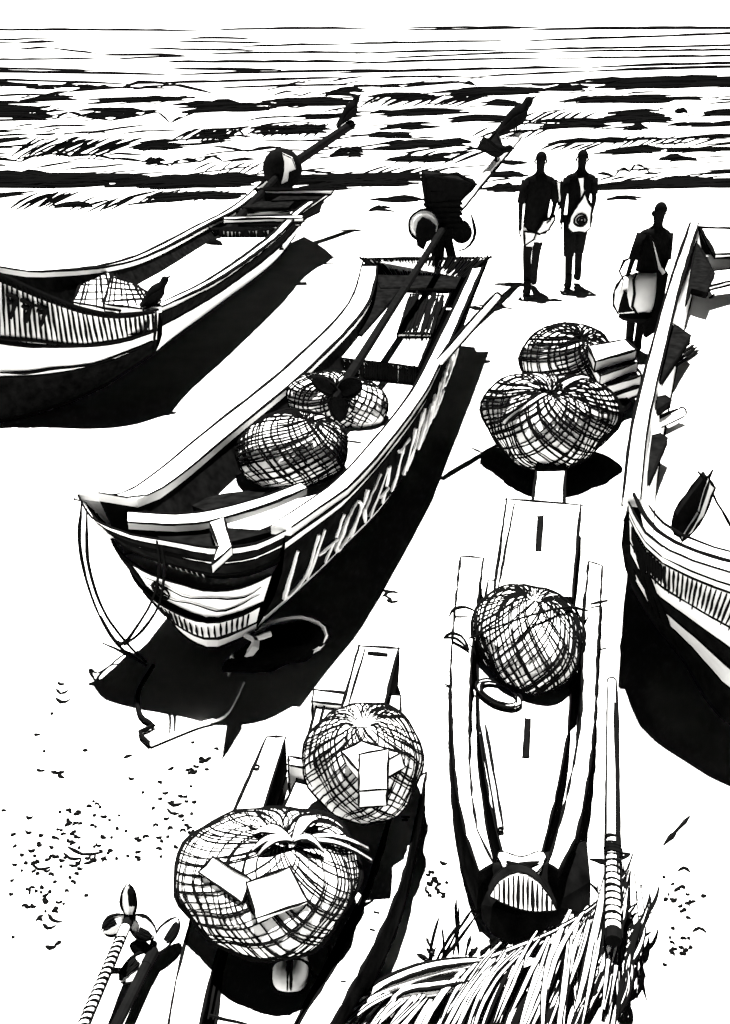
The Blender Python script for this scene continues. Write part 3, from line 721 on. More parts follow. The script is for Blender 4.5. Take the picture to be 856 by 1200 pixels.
b = MB(); e = [PY(u,v,y0) for u, v in ((828,558),(833,566),(822,600),(802,632),(790,626),(794,604),(808,584))]; b.slab(e, 0, 'tar_shade', 'tar_shade', 2, drop=V((0,.05,0))); b.build('fluke', cl)
b = MB(); e = [PY(u,v,y0-.03) for u, v in ((832,562),(838,572),(826,604),(812,624),(800,634),(820,602))]; b.slab(e, 0, 'white', 'white', 2.4, drop=V((0,.04,0))); b.build('arm', cl)
b = MB(); b.ink([PY(818,552,y0),PY(830,566,y0),PY(840,588,y0),PY(862,625,y0)], 2.4); b.ink([PY(836,550,y0),PY(824,572,y0)], 3); b.build('rope', cl)

# ================================================================== nets in the boats and on the sand
bundle('net_bundle', 'large round net bundle in the front of the lettered boat, crossed by a white strap', P(343,527,.76), (.345,.33,.24), (.35,.2,1), .575, 26, 1.0, lobes=(.09,2,.5), straps=((1.6,2.6,.1,2.6,.05),))
bundle('net_bundle', 'net bundle under the propeller in the lettered boat, behind the strapped one', P(386,468,.71), (.30,.28,.205), (.25,-.55,.75), .54, 17, .9, lobes=(.08,3,1))
bundle('net_bundle', 'smallest net bundle in the lettered boat, wedged against its right side', P(423,476,.67), (.19,.22,.17), (-.3,.3,.9), .54, 11, .9, knot=False)
bundle('net_bundle', 'widest net bundle on the sand behind the deck of the central raft', P(644,493,.36), (.51,.46,.36), (-.05,-.25,1), .0, 34, .8, lobes=(.11,3,2.2), straps=((.2,3.6,1.35,3.9,.06),(.2,1.0,1.2,.5,.04)))
bundle('net_bundle', 'net bundle on the sand beside the folded white sheets, behind the widest one', P(664,420,.34), (.42,.40,.32), (.3,-.35,.9), .0, 26, .9, lobes=(.06,2,.3))
fs = thing('folded_sheets', P(716,455,0), 'stack of folded white sheets leaning on the net bundle near the seated man', 'folded cloth')
b = MB()
for k, (q) in enumerate((((690,406),(733,398),(746,410),(698,424)), ((692,420),(738,410),(748,424),(704,440)), ((700,434),(742,425),(752,440),(712,452)), ((706,446),(744,438),(752,452),(718,464)))):
    zz = .55-.11*k
    b.slab([P(u, v, zz) for u, v in q], .09, 'pale', 'pale', 2.4)
b.build('sheets', fs)
b = MB(); b.slab(PL([(702,452,.3),(716,448,.3),(740,470,.12),(728,480,.12)]), .06, 'tar_shade', 'tar_shade', 0); b.build('strap', fs)

# ================================================================== central raft
cr = thing('log_raft', P(615,850,0), 'long narrow wooden raft with two side logs pointing at the viewer, centre right', 'raft', 'log rafts')
b = MB(); zl = .24
outL = smooth(PL([(540,652,zl),(533,720,zl),(529,780,zl),(531,870,zl),(538,940,zl),(548,985,zl),(562,1022,zl)]), 14)
inL = smooth(PL([(567,654,zl),(558,720,zl),(552,780,zl),(550,880,zl),(556,955,zl),(565,990,zl),(578,1012,zl)]), 14)
b.slab(outL+inL[::-1], .22, 'white', 'tar_shade', 2.4); b.build('side_log', cr)  # sides blackened to paint in the shaded faces of log
b = MB()
inR = smooth(PL([(690,658,zl),(685,720,zl),(683,770,zl),(681,845,zl),(664,935,zl),(643,1012,zl)]), 14)
outR = smooth(PL([(706,663,zl),(703,720,zl),(700,770,zl),(697,845,zl),(687,926,zl),(672,990,zl),(655,1020,zl)]), 14)
b.slab(inR+outR[::-1], .22, 'white', 'tar_shade', 2.4); b.build('side_log', cr)
b = MB(); zd = .18
b.slab(PL([(572,680,zd),(672,684,zd),(670,780,zd),(666,860,zd),(650,940,zd),(634,1004,zd),(590,1004,zd),(574,940,zd),(562,860,zd),(560,760,zd)]), .15, 'white', 'tar_shade', 2.0); 
b.slab(PL([(616,842,zd+.006),(622,842,zd+.006),(620,887,zd+.006),(613,887,zd+.006)]), .004, 'ink', 'ink', 1.5)
b.build('deck', cr)
b = MB(); zp = .22
b.slab(PL([(594,585,zp),(681,592,zp),(671,700,zp),(578,700,zp)]), .21, 'white', 'tar_shade', 2.6, over=4)
b.slab(PL([(631,605,zp+.006),(637,604,zp+.006),(634,645,zp+.006),(628,645,zp+.006)]), .004, 'ink', 'ink', 1.5)
b.ink(PL([(603,590,zp+.004),(584,690,zp+.004)]), 2); b.build('rear_plank', cr)
b = MB(); zt = .19
b.slab(PL([(631,536,zt),(663,536,zt),(661,600,zt),(623,598,zt)]), .185, 'white', 'tar_shade', 2.4); b.build('tail_plank', cr)
b = MB(); zb = .215
top = smooth(PL([(583,1003,zb),(588,997,zb),(610,1004,zb),(634,997,zb),(641,1004,zb)]), 12); low = smooth(PL([(583,1003,zb),(594,1022,zb),(612,1029,zb),(630,1022,zb),(641,1004,zb)]), 12)
b.slab(top+low[1:-1][::-1], .03, 'white', 'white', 2.6); b.ink(PL([(593,1010,zb+.01),(612,1015,zb+.01),(632,1010,zb+.01)]), 4.5); b.build('bow_cap', cr)
b = MB()
ringT = PL([(560,1022,.19),(576,1012,.21),(610,1018,.21),(646,1012,.21),(672,992,.20),(688,985,.18)]); ringB = PL([(565,1078,.03),(576,1094,.03),(600,1108,.02),(640,1090,.02),(684,1070,.02),(692,1062,.02)])
ringM = [a.lerp(c, .5)+V((0, -.04, 0)) for a, c in zip(ringT, ringB)]
b.loft([ringT, ringM, ringB], 'tar_shade'); b.poly(ringT[::-1], 'tar_shade'); b.poly([p for p in ringB], 'tar_shade')
b.poly([ringT[0], ringB[0], ringB[-1], ringT[-1]], 'tar_shade')
b.build('prow', cr)
b = MB()
d0, d1 = P(574,1049,.22), P(652,1066,.20)
def dface(f):
    p = d0.lerp(d1, f); t = P(575+76*f, 1049+16*f-34*math.sin(math.pi*min(1, f*1.04))**.65*(1-.1*f), .30); return t
yv = lambda v: 2.60-(v-1012)/88*.20-.06
arc = []; bot = []
for k in range(15):
    u = 574+78*k/14; va = 1050+17*k/14-36*math.sin(math.pi*k/14)**.7; vb = 1050+17*k/14+8*math.sin(math.pi*k/14)
    arc.append(PY(u, va, yv(va))); bot.append(PY(u, vb, yv(vb)))
b.slab(arc+bot[1:-1][::-1], 0, 'white', 'tar_shade', 2.4, drop=V((0,.04,0)))
for k in range(1, 14):
    b.ink([arc[k].lerp(bot[k], .04)-Y*.008, bot[k].lerp(arc[k], .06)-Y*.008], 2.3 if k % 3 else 3.2)
b.build('prow_face', cr)
# things on it
bundle('net_heap', 'cross-hatched heap of netting lying on the deck of the central raft', P(620,748,.27), (.285,.37,.235), (.15,.35,.9), .185, 40, .6, knot=False, wl=1.5, lobes=(.09,3,1.4), maxa=.9)[0]['category'] = 'net'
def fn(b):
    for s_ in (1, .78):
        pts = []
        for k in range(25):
            a = 6.2832*k/24; ex, ey = 29*math.cos(a)*s_, 13*math.sin(a)*s_; t = .42
            pts.append(P(585+ex*math.cos(t)-ey*math.sin(t), 812+ex*math.sin(t)+ey*math.cos(t), .205))
        b.ink(pts, 2.2); 
        if s_ == 1: o_ = pts
        else: b.loft([[p-V((0,0,.012)) for p in o_], [p-V((0,0,.012)) for p in pts]], 'foam')
simple('ring_float', 'oval white ring float lying below the netting on the raft deck', 'float', fn, P(585,812,.19))
oar('stick', 'thin white stick lying along the left edge of the raft deck', P(566,850,.20), P(587,972,.20), .010, 'stick')
def fn(b):
    b.ink(smooth(PL([(527,722,.24),(532,714,.28),(546,712,.29),(562,718,.26)]), 8), 2.6); b.ink(smooth(PL([(520,748,.24),(528,742,.28),(542,746,.29),(550,762,.25)]), 8), 2.6)
    b.ink(smooth(PL([(520,748,.25),(534,748,.27),(550,762,.255)]), 8), 2.2); b.ink(smooth(PL([(550,748,.27),(600,728,.52),(660,712,.50),(690,716,.27)]), 12), 2.2)
    b.ink(PL([(692,708,.26),(712,704,.26)]), 3)
simple('lashing_rope', 'rope lashing looped round the side logs and over the netting of the central raft', 'rope', fn, P(550,740,.4))
# ================================================================== lower raft
lr = thing('log_raft', P(330,1050,0), 'log raft carrying two net bundles with foam blocks, cut off by the bottom edge', 'raft', 'log rafts')
zl = .23
b = MB(); b.slab(PL([(313,863,zl),(335,864,zl),(268,1080,zl),(248,1140,zl),(222,1260,zl),(188,1260,zl),(206,1150,zl),(229,1055,zl)]), .20, 'white', 'tar_shade', 2.6)  # black sides of this raft's timbers are painted shade too
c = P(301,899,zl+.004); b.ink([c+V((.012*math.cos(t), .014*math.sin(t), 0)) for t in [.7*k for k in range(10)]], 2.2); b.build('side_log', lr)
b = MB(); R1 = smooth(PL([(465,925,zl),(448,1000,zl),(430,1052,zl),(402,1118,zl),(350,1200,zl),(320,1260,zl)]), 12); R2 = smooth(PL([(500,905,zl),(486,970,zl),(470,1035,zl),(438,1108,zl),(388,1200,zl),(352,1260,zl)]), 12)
b.slab(R1+R2[::-1], .20, 'white', 'tar_shade', 2.6)
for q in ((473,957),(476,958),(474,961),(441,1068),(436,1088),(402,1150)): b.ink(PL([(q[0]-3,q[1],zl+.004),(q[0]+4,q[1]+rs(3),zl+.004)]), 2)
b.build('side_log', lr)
b = MB(); b.slab(PL([(376,809,.17),(470,815,.17),(468,920,.17),(430,1040,.17),(345,1200,.17),(318,1260,.17),(246,1260,.17),(268,1085,.17),(347,915,.17)]), .15, 'white', 'tar_shade', 2.2)
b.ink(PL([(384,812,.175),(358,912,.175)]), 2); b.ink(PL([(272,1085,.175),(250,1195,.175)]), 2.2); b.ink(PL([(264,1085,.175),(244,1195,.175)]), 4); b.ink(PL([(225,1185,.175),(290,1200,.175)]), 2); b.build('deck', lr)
b = MB(); b.slab(PL([(421,757,.24),(467,760,.24),(450,832,.22),(400,832,.22)]), .23, 'white', 'tar_shade', 2.6, over=3); b.ink(PL([(431,765,.245),(455,767,.245)]), 4); b.ink(PL([(428,760,.245),(408,828,.225)]), 2); b.build('tail_plank', lr)
b = MB(); b.slab(PL([(368,808,.20),(411,814,.20),(409,826,.20),(366,822,.20)]), .19, 'white', 'white', 2.2, over=5); b.build('crossbeam', lr); b = MB(); b.slab(PL([(338,886,.24),(370,893,.24),(368,902,.24),(338,896,.24)]), .22, 'white', 'white', 2.2); b.build('crossbeam', lr)
bundle('net_bundle', 'net bundle holding foam blocks at the back of the bottom raft', P(428,893,.43), (.24,.24,.23), (-.05,.15,1), .18, 30, .8, lobes=(.07,3,.9), knot=False, hole=.2, ring=2.6)
bundle('net_bundle', 'biggest and nearest net bundle, knotted on top, on the bottom raft', P(318,1028,.37), (.325,.30,.175), (.20,.22,1), .20, 34, .9, lobes=(.07,3,.6), ring=6.0)
fz = .80
KN = P(344, 992, .52); kb = MB(); big = [o for o in col.objects if o.get('label', '').startswith('biggest')][0]
for (u1, v1, w_) in ((372,966,16),(296,984,14),(292,1006,10),(300,1012,8),(380,1004,9),(432,1000,7),(436,1014,6)):
    e = P(u1, v1, .50 if u1 < 400 else .36); d = e-KN; sdx = d.cross(Z).normalized()*w_*pxs(KN)*.5; A, Bq = [], []
    for i in range(11):
        f = i/10; m_ = KN+d*f+Z*(.05*math.sin(math.pi*f)+.02); q_ = math.sin(math.pi*min(1, f*.95+.03))**.7
        A.append(m_+sdx*q_); Bq.append(m_-sdx*q_)
    kb.loft([A, [(a+b_)/2+Z*.012 for a, b_ in zip(A, Bq)], Bq], 'pale'); kb.loft([[p-Z*.006 for p in Bq], [p-Z*.006 for p in A]], 'pale'); kb.ink(A, 2); kb.ink(Bq, 2)
kb.build('tie', big)
foam_block('upright white foam block in the rear net bundle of the bottom raft', PL([(421,884,.69),(456,877,.69),(454,925,.64),(421,927,.64)]), (0, .02, -.10))
foam_block('tilted white foam block behind the upright one in the rear net bundle', PL([(400,880,.665),(424,868,.675),(470,882,.645),(424,908,.645)]), (.02, .03, -.10))
foam_block('flat white foam block at the left of the biggest net bundle', PL([(250,1004,.53),(294,1030,.55),(284,1058,.50),(233,1022,.49)]), (0, .03, -.09))
foam_block('large white foam block at the front of the biggest net bundle', PL([(289,1034,.55),(340,1016,.56),(361,1056,.50),(300,1076,.50)]), (0, .03, -.10))
nf = thing('net_float', P(341,1140,.175), 'rounded white net float with crossed cords lying on the bottom raft', 'float')
b = MB(); c = P(341,1138,.225); rows = []
for i in range(13):
    th = math.pi*i/12; rows.append([c+V((.062*math.copysign(abs(math.sin(th)*math.cos(p))**.7, math.cos(p)), .075*math.copysign(abs(math.sin(th)*math.sin(p))**.7, math.sin(p)), .05*math.cos(th))) for p in [6.2832*j/24 for j in range(24)]])
b.loft(rows, 'foam', closed=True); b.build('float_body', nf, smooth_=True)
b = MB()
b.ink([c+V((.064*math.copysign(abs(math.cos(p))**.7, math.cos(p)), .077*math.copysign(abs(math.sin(p))**.7, math.sin(p)), -.012)) for p in [6.2832*j/30 for j in range(31)]], 2.6)
for dx in (-.006, .006): b.ink([c+V((dx, .076*math.cos(p), .052*math.sin(p))) for p in [.1+2.95*j/14 for j in range(15)]], 2.2)
b.ink([c+V((.066*math.cos(p), .01, .053*math.sin(p))) for p in [-.1+3.3*j/14 for j in range(15)]], 2.6)
for k in range(9): b.ink([c+V((-.04+.01*k, -.062, .005)), c+V((-.037+.01*k, -.06, .012))], 2.2)
b.build('cords', nf)
b = MB(); b.ink(smooth([c+V((.06,.01,.0)), P(372,1146,.19), P(384,1135,.19), P(386,1108,.22)], 12), 2.4); b.build('rope', nf)

# ================================================================== bamboo pole, palm frond, grass
po = thing('bamboo_pole', P(717,950,0), 'long pale bamboo pole with bound lower end lying beside the central raft', 'pole')
b = MB(); a, c = P(717,797,.06), P(719,1098,.17); pts = resample([a, c], 24); rr = [.020+.009*i/23 for i in range(24)]
b.tube(pts, rr, 'white', 10); x = (c-a).cross(V((0,0,1))).normalized(); upv = V((0,-.3,1)).normalized()
b.ink([p+x*r for p, r in zip(pts, rr)], 2.4); b.ink([p-x*r for p, r in zip(pts, rr)], 4.5); b.ink([p-x*r*.5+upv*r*.7 for p, r in zip(pts[3:20], rr[3:20])], 4)  # thick pen lines paint shading on the left of the pole
e = [a+(x*math.cos(t)+upv*math.sin(t))*.02 for t in [.63*k for k in range(11)]]; b.ink(e, 2.4)
for i in range(14):
    p = a.lerp(c, .70+.02*i); r = .029; b.ink([p+(x*math.cos(t)+upv*math.sin(t))*r for t in [math.pi*k/8 for k in range(9)]], 2 if i % 4 else 3)
b.tube([c-(c-a).normalized()*.03, c+(c-a).normalized()*.02], [.03, .03], 'ink', 10)
b.build('pole', po)
b = MB(); p = a.lerp(c, .74)
for k in range(5): b.ink([p+(c-a).normalized()*(k*.008-.016)+(x*math.cos(t)+upv*math.sin(t))*.032 for t in [6.3*j/12 for j in range(13)]], 3)
b.ink(smooth([P(692,1007,.1), P(712,1010,.14), P(738,1002,.12), P(730,1000,.1)], 10), 4); b.build('binding', po)

pf = thing('palm_frond', P(640,1120,0), 'fallen palm frond spread over the sand at the bottom right', 'palm frond')
def leaflet(b, pa, pb, wpx, sag=.03, dark=.0, pen=1.9):
    pa, pb = V(pa), V(pb); n_ = 8; L1, L2, C = [], [], []
    d = (pb-pa); s_ = d.cross(V((0, 0, 1)))
    if s_.length < 1e-5: s_ = V((1, 0, 0))
    s_.normalize(); bend = rs(.09)*d.length+.05*d.length
    for i in range(n_+1):
        f = i/n_; c_ = pa.lerp(pb, f)+V((0, 0, sag*math.sin(math.pi*f)))+s_*bend*math.sin(math.pi*f*.9)
        ww = wpx*pxs(c_)*.5*(math.sin(math.pi*min(1, f*.9+.1))**.8 if f < .98 else .02)
        L1.append(c_+s_*ww+V((0,0,-ww*.4))); L2.append(c_-s_*ww+V((0,0,-ww*.4))); C.append(c_)
    mt = 'ink' if random.random() < dark else 'pale'
    b.loft([L1, C, L2], mt); b.loft([[p-V((0,0,.003)) for p in L2], [p-V((0,0,.003)) for p in L1]], mt)
    if mt == 'pale':
        b.ink(L1, pen, taper=.3); b.ink(L2, pen*.9, taper=.3)
        if random.random() < .5: b.ink(C[:6], pen*.9, taper=.3)
b = MB(); rach = smooth(PL([(742,1004,.06),(731,1028,.08),(692,1066,.09),(640,1096,.10),(580,1120,.09),(520,1143,.07),(465,1162,.05),(432,1182,.03)]), 30)
b.tube(rach, [.009]*30, 'pale', 6); b.ink([p+V((0,.006,.008)) for p in rach], 1.8); b.ink([p+V((0,-.008,.006)) for p in rach], 1.8); b.build('midrib', pf)
random.seed(21)
b = MB()
for i in range(62):
    f = .03+.92*i/61; p = rach[int(f*29)]
    u0 = 742-310*f; ang = 1.50+1.05*f+rs(.14)           # image-plane lay of the leaflet, mapped onto the sand
    L = (200-70*f)*random.uniform(.7, 1.15)
    pj = V(((p.x), p.y, p.z)); 
    pu, pv = px(p); d_ = P(pu+math.cos(ang)*100, pv+math.sin(ang)*100, p.z)-p
    leaflet(b, p+V((rs(.02), rs(.03)+.01, rs(.008))), p+d_.normalized()*L*.0030+V((0, 0, -p.z+.02+random.random()*.07)), random.uniform(4, 8), .03, .06, 1.2)
for i in range(13):                                       # right-hand tuft
    u0, v0 = 690+rs(18), 1195-i*6.4; tip = (700+i*5.2+rs(10), 1025+rs(25)+i*1.8)
    leaflet(b, P(u0, v0, .05), P(tip[0], tip[1], .14+rs(.08)), random.uniform(6, 11), .02, .12)
for i in range(12):
    v = 1030+i*10; leaflet(b, P(738-i*1.5, v+60, .12), P(768-i*3.5+rs(4), v, .18), 5, .01, .55)
for i in range(16):
    u = 560+i*9+rs(4); leaflet(b, P(u+20+rs(8), 1150+rs(15), .06), P(u-20+rs(8), 1260, .03), random.uniform(6, 12), .01, .45)
b.build('leaflets', pf)
sh = thing('palm_sheath', P(470,1180,0), 'pale curled palm leaf sheath lying at the left end of the frond', 'palm sheath')
b = MB()
for (pts, r0) in (([(430,1172,.05),(450,1158,.08),(500,1140,.10),(560,1128,.08)], .035), ([(455,1190,.03),(470,1166,.07),(520,1158,.08),(560,1148,.06)], .03)):
    ps = smooth(PL(pts), 14); rr = [r0*math.sin(math.pi*(.12+.85*i/14))**.6 for i in range(14)]
    b.tube(ps, rr, 'pale', 10)
    sx = [(ps[min(i+1,13)]-ps[max(i-1,0)]).cross(Z).normalized() for i in range(14)]
    for k in (-1, -.5, .45, 1): b.ink([p+s_*r*k+Z*r*math.sqrt(max(0, 1-k*k)) for p, s_, r in zip(ps, sx, rr)], 2.6 if abs(k) == 1 else 3.4)
b.ink(smooth(PL([(430,1165,.05),(426,1178,.04),(440,1195,.02),(470,1210,.02)]), 10), 2.6); b.ink(smooth(PL([(440,1160,.06),(432,1174,.04),(452,1205,.02)]), 10), 2.2)
b.build('sheath_body', sh)
gr = MB()
for (u0, v0, u1, v1) in [(502,1138,516,1072),(506,1138,540,1080),(512,1136,555,1063),(538,1122,535,1052),(530,1126,538,1060),(520,1132,518,1085),(498,1142,512,1108),(490,1146,500,1128),(548,1120,560,1110),(552,1118,556,1112),(562,1118,575,1108),(510,1118,500,1098),(505,1130,488,1118),(515,1130,560,1070),(545,1124,552,1096)]:
    a, c = P(u0, v0, .01), P(u1, v1, .03); c = PY(u1, v1, a.y+.05)
    gr.ink(smooth([a, a.lerp(c, .5)+V((rs(.01), 0, .01)), c], 7), 2.4, taper=.2)
o = gr.build('grass', base=P(520,1130,0)); tag(o, 'thin dry grass blades standing by the tip of the palm frond', 'grass', kind='stuff')

# ================================================================== propeller in the foreground
fp = thing('longtail_motor', P(120,1160,.1), 'white three-bladed propeller on a ringed pale shaft in the bottom left corner', 'boat motor', 'long-tail boat motors')
hub = P(152,1076,.20); sh_end = P(92,1215,.24); ax = (sh_end-hub).normalized(); sh_end2 = hub+ax*1.2
b = MB(); pts = resample([hub, sh_end2], 40); b.tube(pts, .017, 'white', 10)
x = ax.cross(Z).normalized(); z = x.cross(ax)
if z.z < 0: z = -z
b.ink([p+x*.017 for p in pts], 2.4); b.ink([p-x*.017 for p in pts], 2.4); b.ink([p+x*.010-z*.004 for p in pts], 3)
for i in range(22):
    p = hub+ax*(.10+.022*i); b.ink([p+(x*math.cos(t)+z*math.sin(t))*.018+ax*.008*math.cos(t) for t in [math.pi*k/8 for k in range(9)]], 2)
b.build('shaft', fp)
b = MB(); b.tube([hub-ax*.04, hub-ax*.01, hub+ax*.04], [.006, .022, .02], 'metal', 10); hb = b.build('propeller', fp)
vd = (CAM-hub).normalized(); 
for (u, v, dk, wd) in ((150,1036,1,.055), (120,1092,1,.075), (182,1098,1,.075)):
    b = MB(); tip = PY(u, v, hub.y+(.03 if v < 1060 else -.02)); d = tip-hub; n_ = (vd-d.normalized()*vd.dot(d.normalized())).normalized()
    blade(b, hub, d, n_, d.length, wd, .3); b.build('blade', hb)
fq = thing('longtail_motor', P(150,1180,.06), 'dark propeller shape modelled in place of the cast shadow of the ringed motor, bottom left corner', 'boat motor', 'long-tail boat motors')
hub = P(178,1118,.07); ax = (P(130,1215,.09)-hub).normalized(); pts = resample([hub, hub+ax*1.1], 20)  # dark shaft and blades take the place of a cast shadow
b = MB(); b.tube(pts, .020, 'metal', 10); b.build('shaft', fq)  # stands in for the cast shadow of the ringed shaft
b = MB(); b.tube([hub-ax*.04, hub-ax*.01, hub+ax*.05], [.008, .026, .022], 'metal', 10); hb = b.build('propeller', fq)  # stands in for the cast shadow of the ringed motor's propeller
vd = (CAM-hub).normalized()
for (u, v, zz, wd, mt) in ((209,1076,.10,.07,'white'), (153,1106,.08,.05,'metal'), (141,1150,.09,.08,'white')):
    b = MB(); d = P(u, v, zz)-hub; n_ = (vd-d.normalized()*vd.dot(d.normalized())).normalized()
    blade(b, hub, d, n_, d.length, wd, .25, mt=mt); b.build('blade', hb)

# ================================================================== birds
def bird(label, foot, head, size, lean=.5, wings=False, group='crows on the boats', legs=True):
    root = thing('crow', foot, label, 'bird', group); f = V((math.cos(head), math.sin(head), 0)); sdv = V((-math.sin(head), math.cos(head), 0))
    c = V(foot)+Z*size*.27; axb = (f*math.cos(lean)+Z*math.sin(lean)).normalized(); up = sdv.cross(axb)
    if up.z < 0: up = -up
    prof = [(-.95,.015,.06,-.02),(-.7,.035,.10,-.02),(-.45,.09,.11,0),(-.2,.16,.15,0),(.05,.19,.17,0),(.25,.16,.15,.02),(.40,.10,.10,.07),(.5,.095,.095,.12),(.6,.10,.095,.15),(.70,.07,.07,.16),(.76,.03,.03,.15),(.92,.006,.008,.12)]
    b = MB(); rows = []
    for s_, h, w_, o_ in prof:
        p = c+(axb*s_+up*o_)*size*.6
        rows.append([p+(sdv*math.cos(t)*w_+up*math.sin(t)*h)*size for t in [6.2832*j/12 for j in range(12)]])
    b.loft(rows, 'cloth', closed=True, capa=True, capb=True); b.build('body', root, smooth_=True)
    for k in (-1, 1):
        b = MB()
        if wings:
            tipw = c+(sdv*k*1.0+Z*.55-axb*.25)*size*.75
            b.slab([c+(sdv*k*.12+axb*.2)*size, tipw, c+(sdv*k*.55-axb*.5+Z*.1)*size*.8, c+(sdv*k*.12-axb*.25)*size], .012, 'cloth', 'cloth', 2)
        else:
            q = [c+(sdv*k*.165+axb*.2+up*.02)*size, c+(sdv*k*.175-axb*.1+up*.08)*size, c+(sdv*k*.09-axb*.58+up*.0)*size, c+(sdv*k*.16-axb*.15-up*.08)*size]
            b.slab(q, 0, 'cloth', 'cloth', 0, drop=sdv*k*.02*size)
        b.build('wing', root)
    if legs:
        for k in (-1, 1):
            b = MB(); a = c+sdv*k*.06*size-Z*.1*size; e = V(foot)+sdv*k*.06*size
            b.tube([a, e], .014*size+.003, 'ink', 5); b.tube([e, e+f*.09*size], .012*size+.003, 'ink', 5); b.build('leg', root)
    return root
TMm = PY(608,160,13.3); TMl = PY(412,146,17.0)
EMm = PY(523,262,10.15)
bird('black crow perched on the very tip of the lettered boat\'s tiller', TMm+V((-.05, 0, .06)), .25, .66, .62)
bird('crow with raised wings landing on the tiller just below the perched crow', EMm.lerp(TMm, .62)+V((0, -.03, .05)), -.35, .44, -.05, wings=True)
bird('black crow perched on the tiller tip of the white boat on the left', TMl+V((-.02, 0, .04)), .5, .62, .75)
bird('crow standing on the bow of the white boat on the left, facing the sea', P(184,357,.90), .35, .38, .62)

# ================================================================== people
def skin_mesh(name, joints, edges, root_j, parent, mt='skin', base=None):
    names = list(joints); me = bpy.data.meshes.new(name)
    b = V(parent.location)
    me.from_pydata([tuple(V(joints[n][0])-b) for n in names], [(names.index(a), names.index(c)) for a, c in edges], [])
    o = bpy.data.objects.new(name, me); col.objects.link(o)
    sk_ = o.modifiers.new('skin', 'SKIN'); sk_.use_smooth_shade = True
    for i, n in enumerate(names):
        r_ = joints[n][1]; r_ = r_ if isinstance(r_, tuple) else (r_, r_)
        me.skin_vertices[0].data[i].radius = r_; me.skin_vertices[0].data[i].use_root = (n == root_j)
    sb = o.modifiers.new('sub', 'SUBSURF'); sb.levels = 2; sb.render_levels = 2
    dg = bpy.context.evaluated_depsgraph_get(); dg.update()
    m2 = bpy.data.meshes.new_from_object(o.evaluated_get(dg)); bpy.data.objects.remove(o); bpy.data.meshes.remove(me)
    m2.name = name; m2.materials.clear(); m2.materials.append(M[mt])
    o = bpy.data.objects.new(name, m2); col.objects.link(o); o.parent = parent
    return o
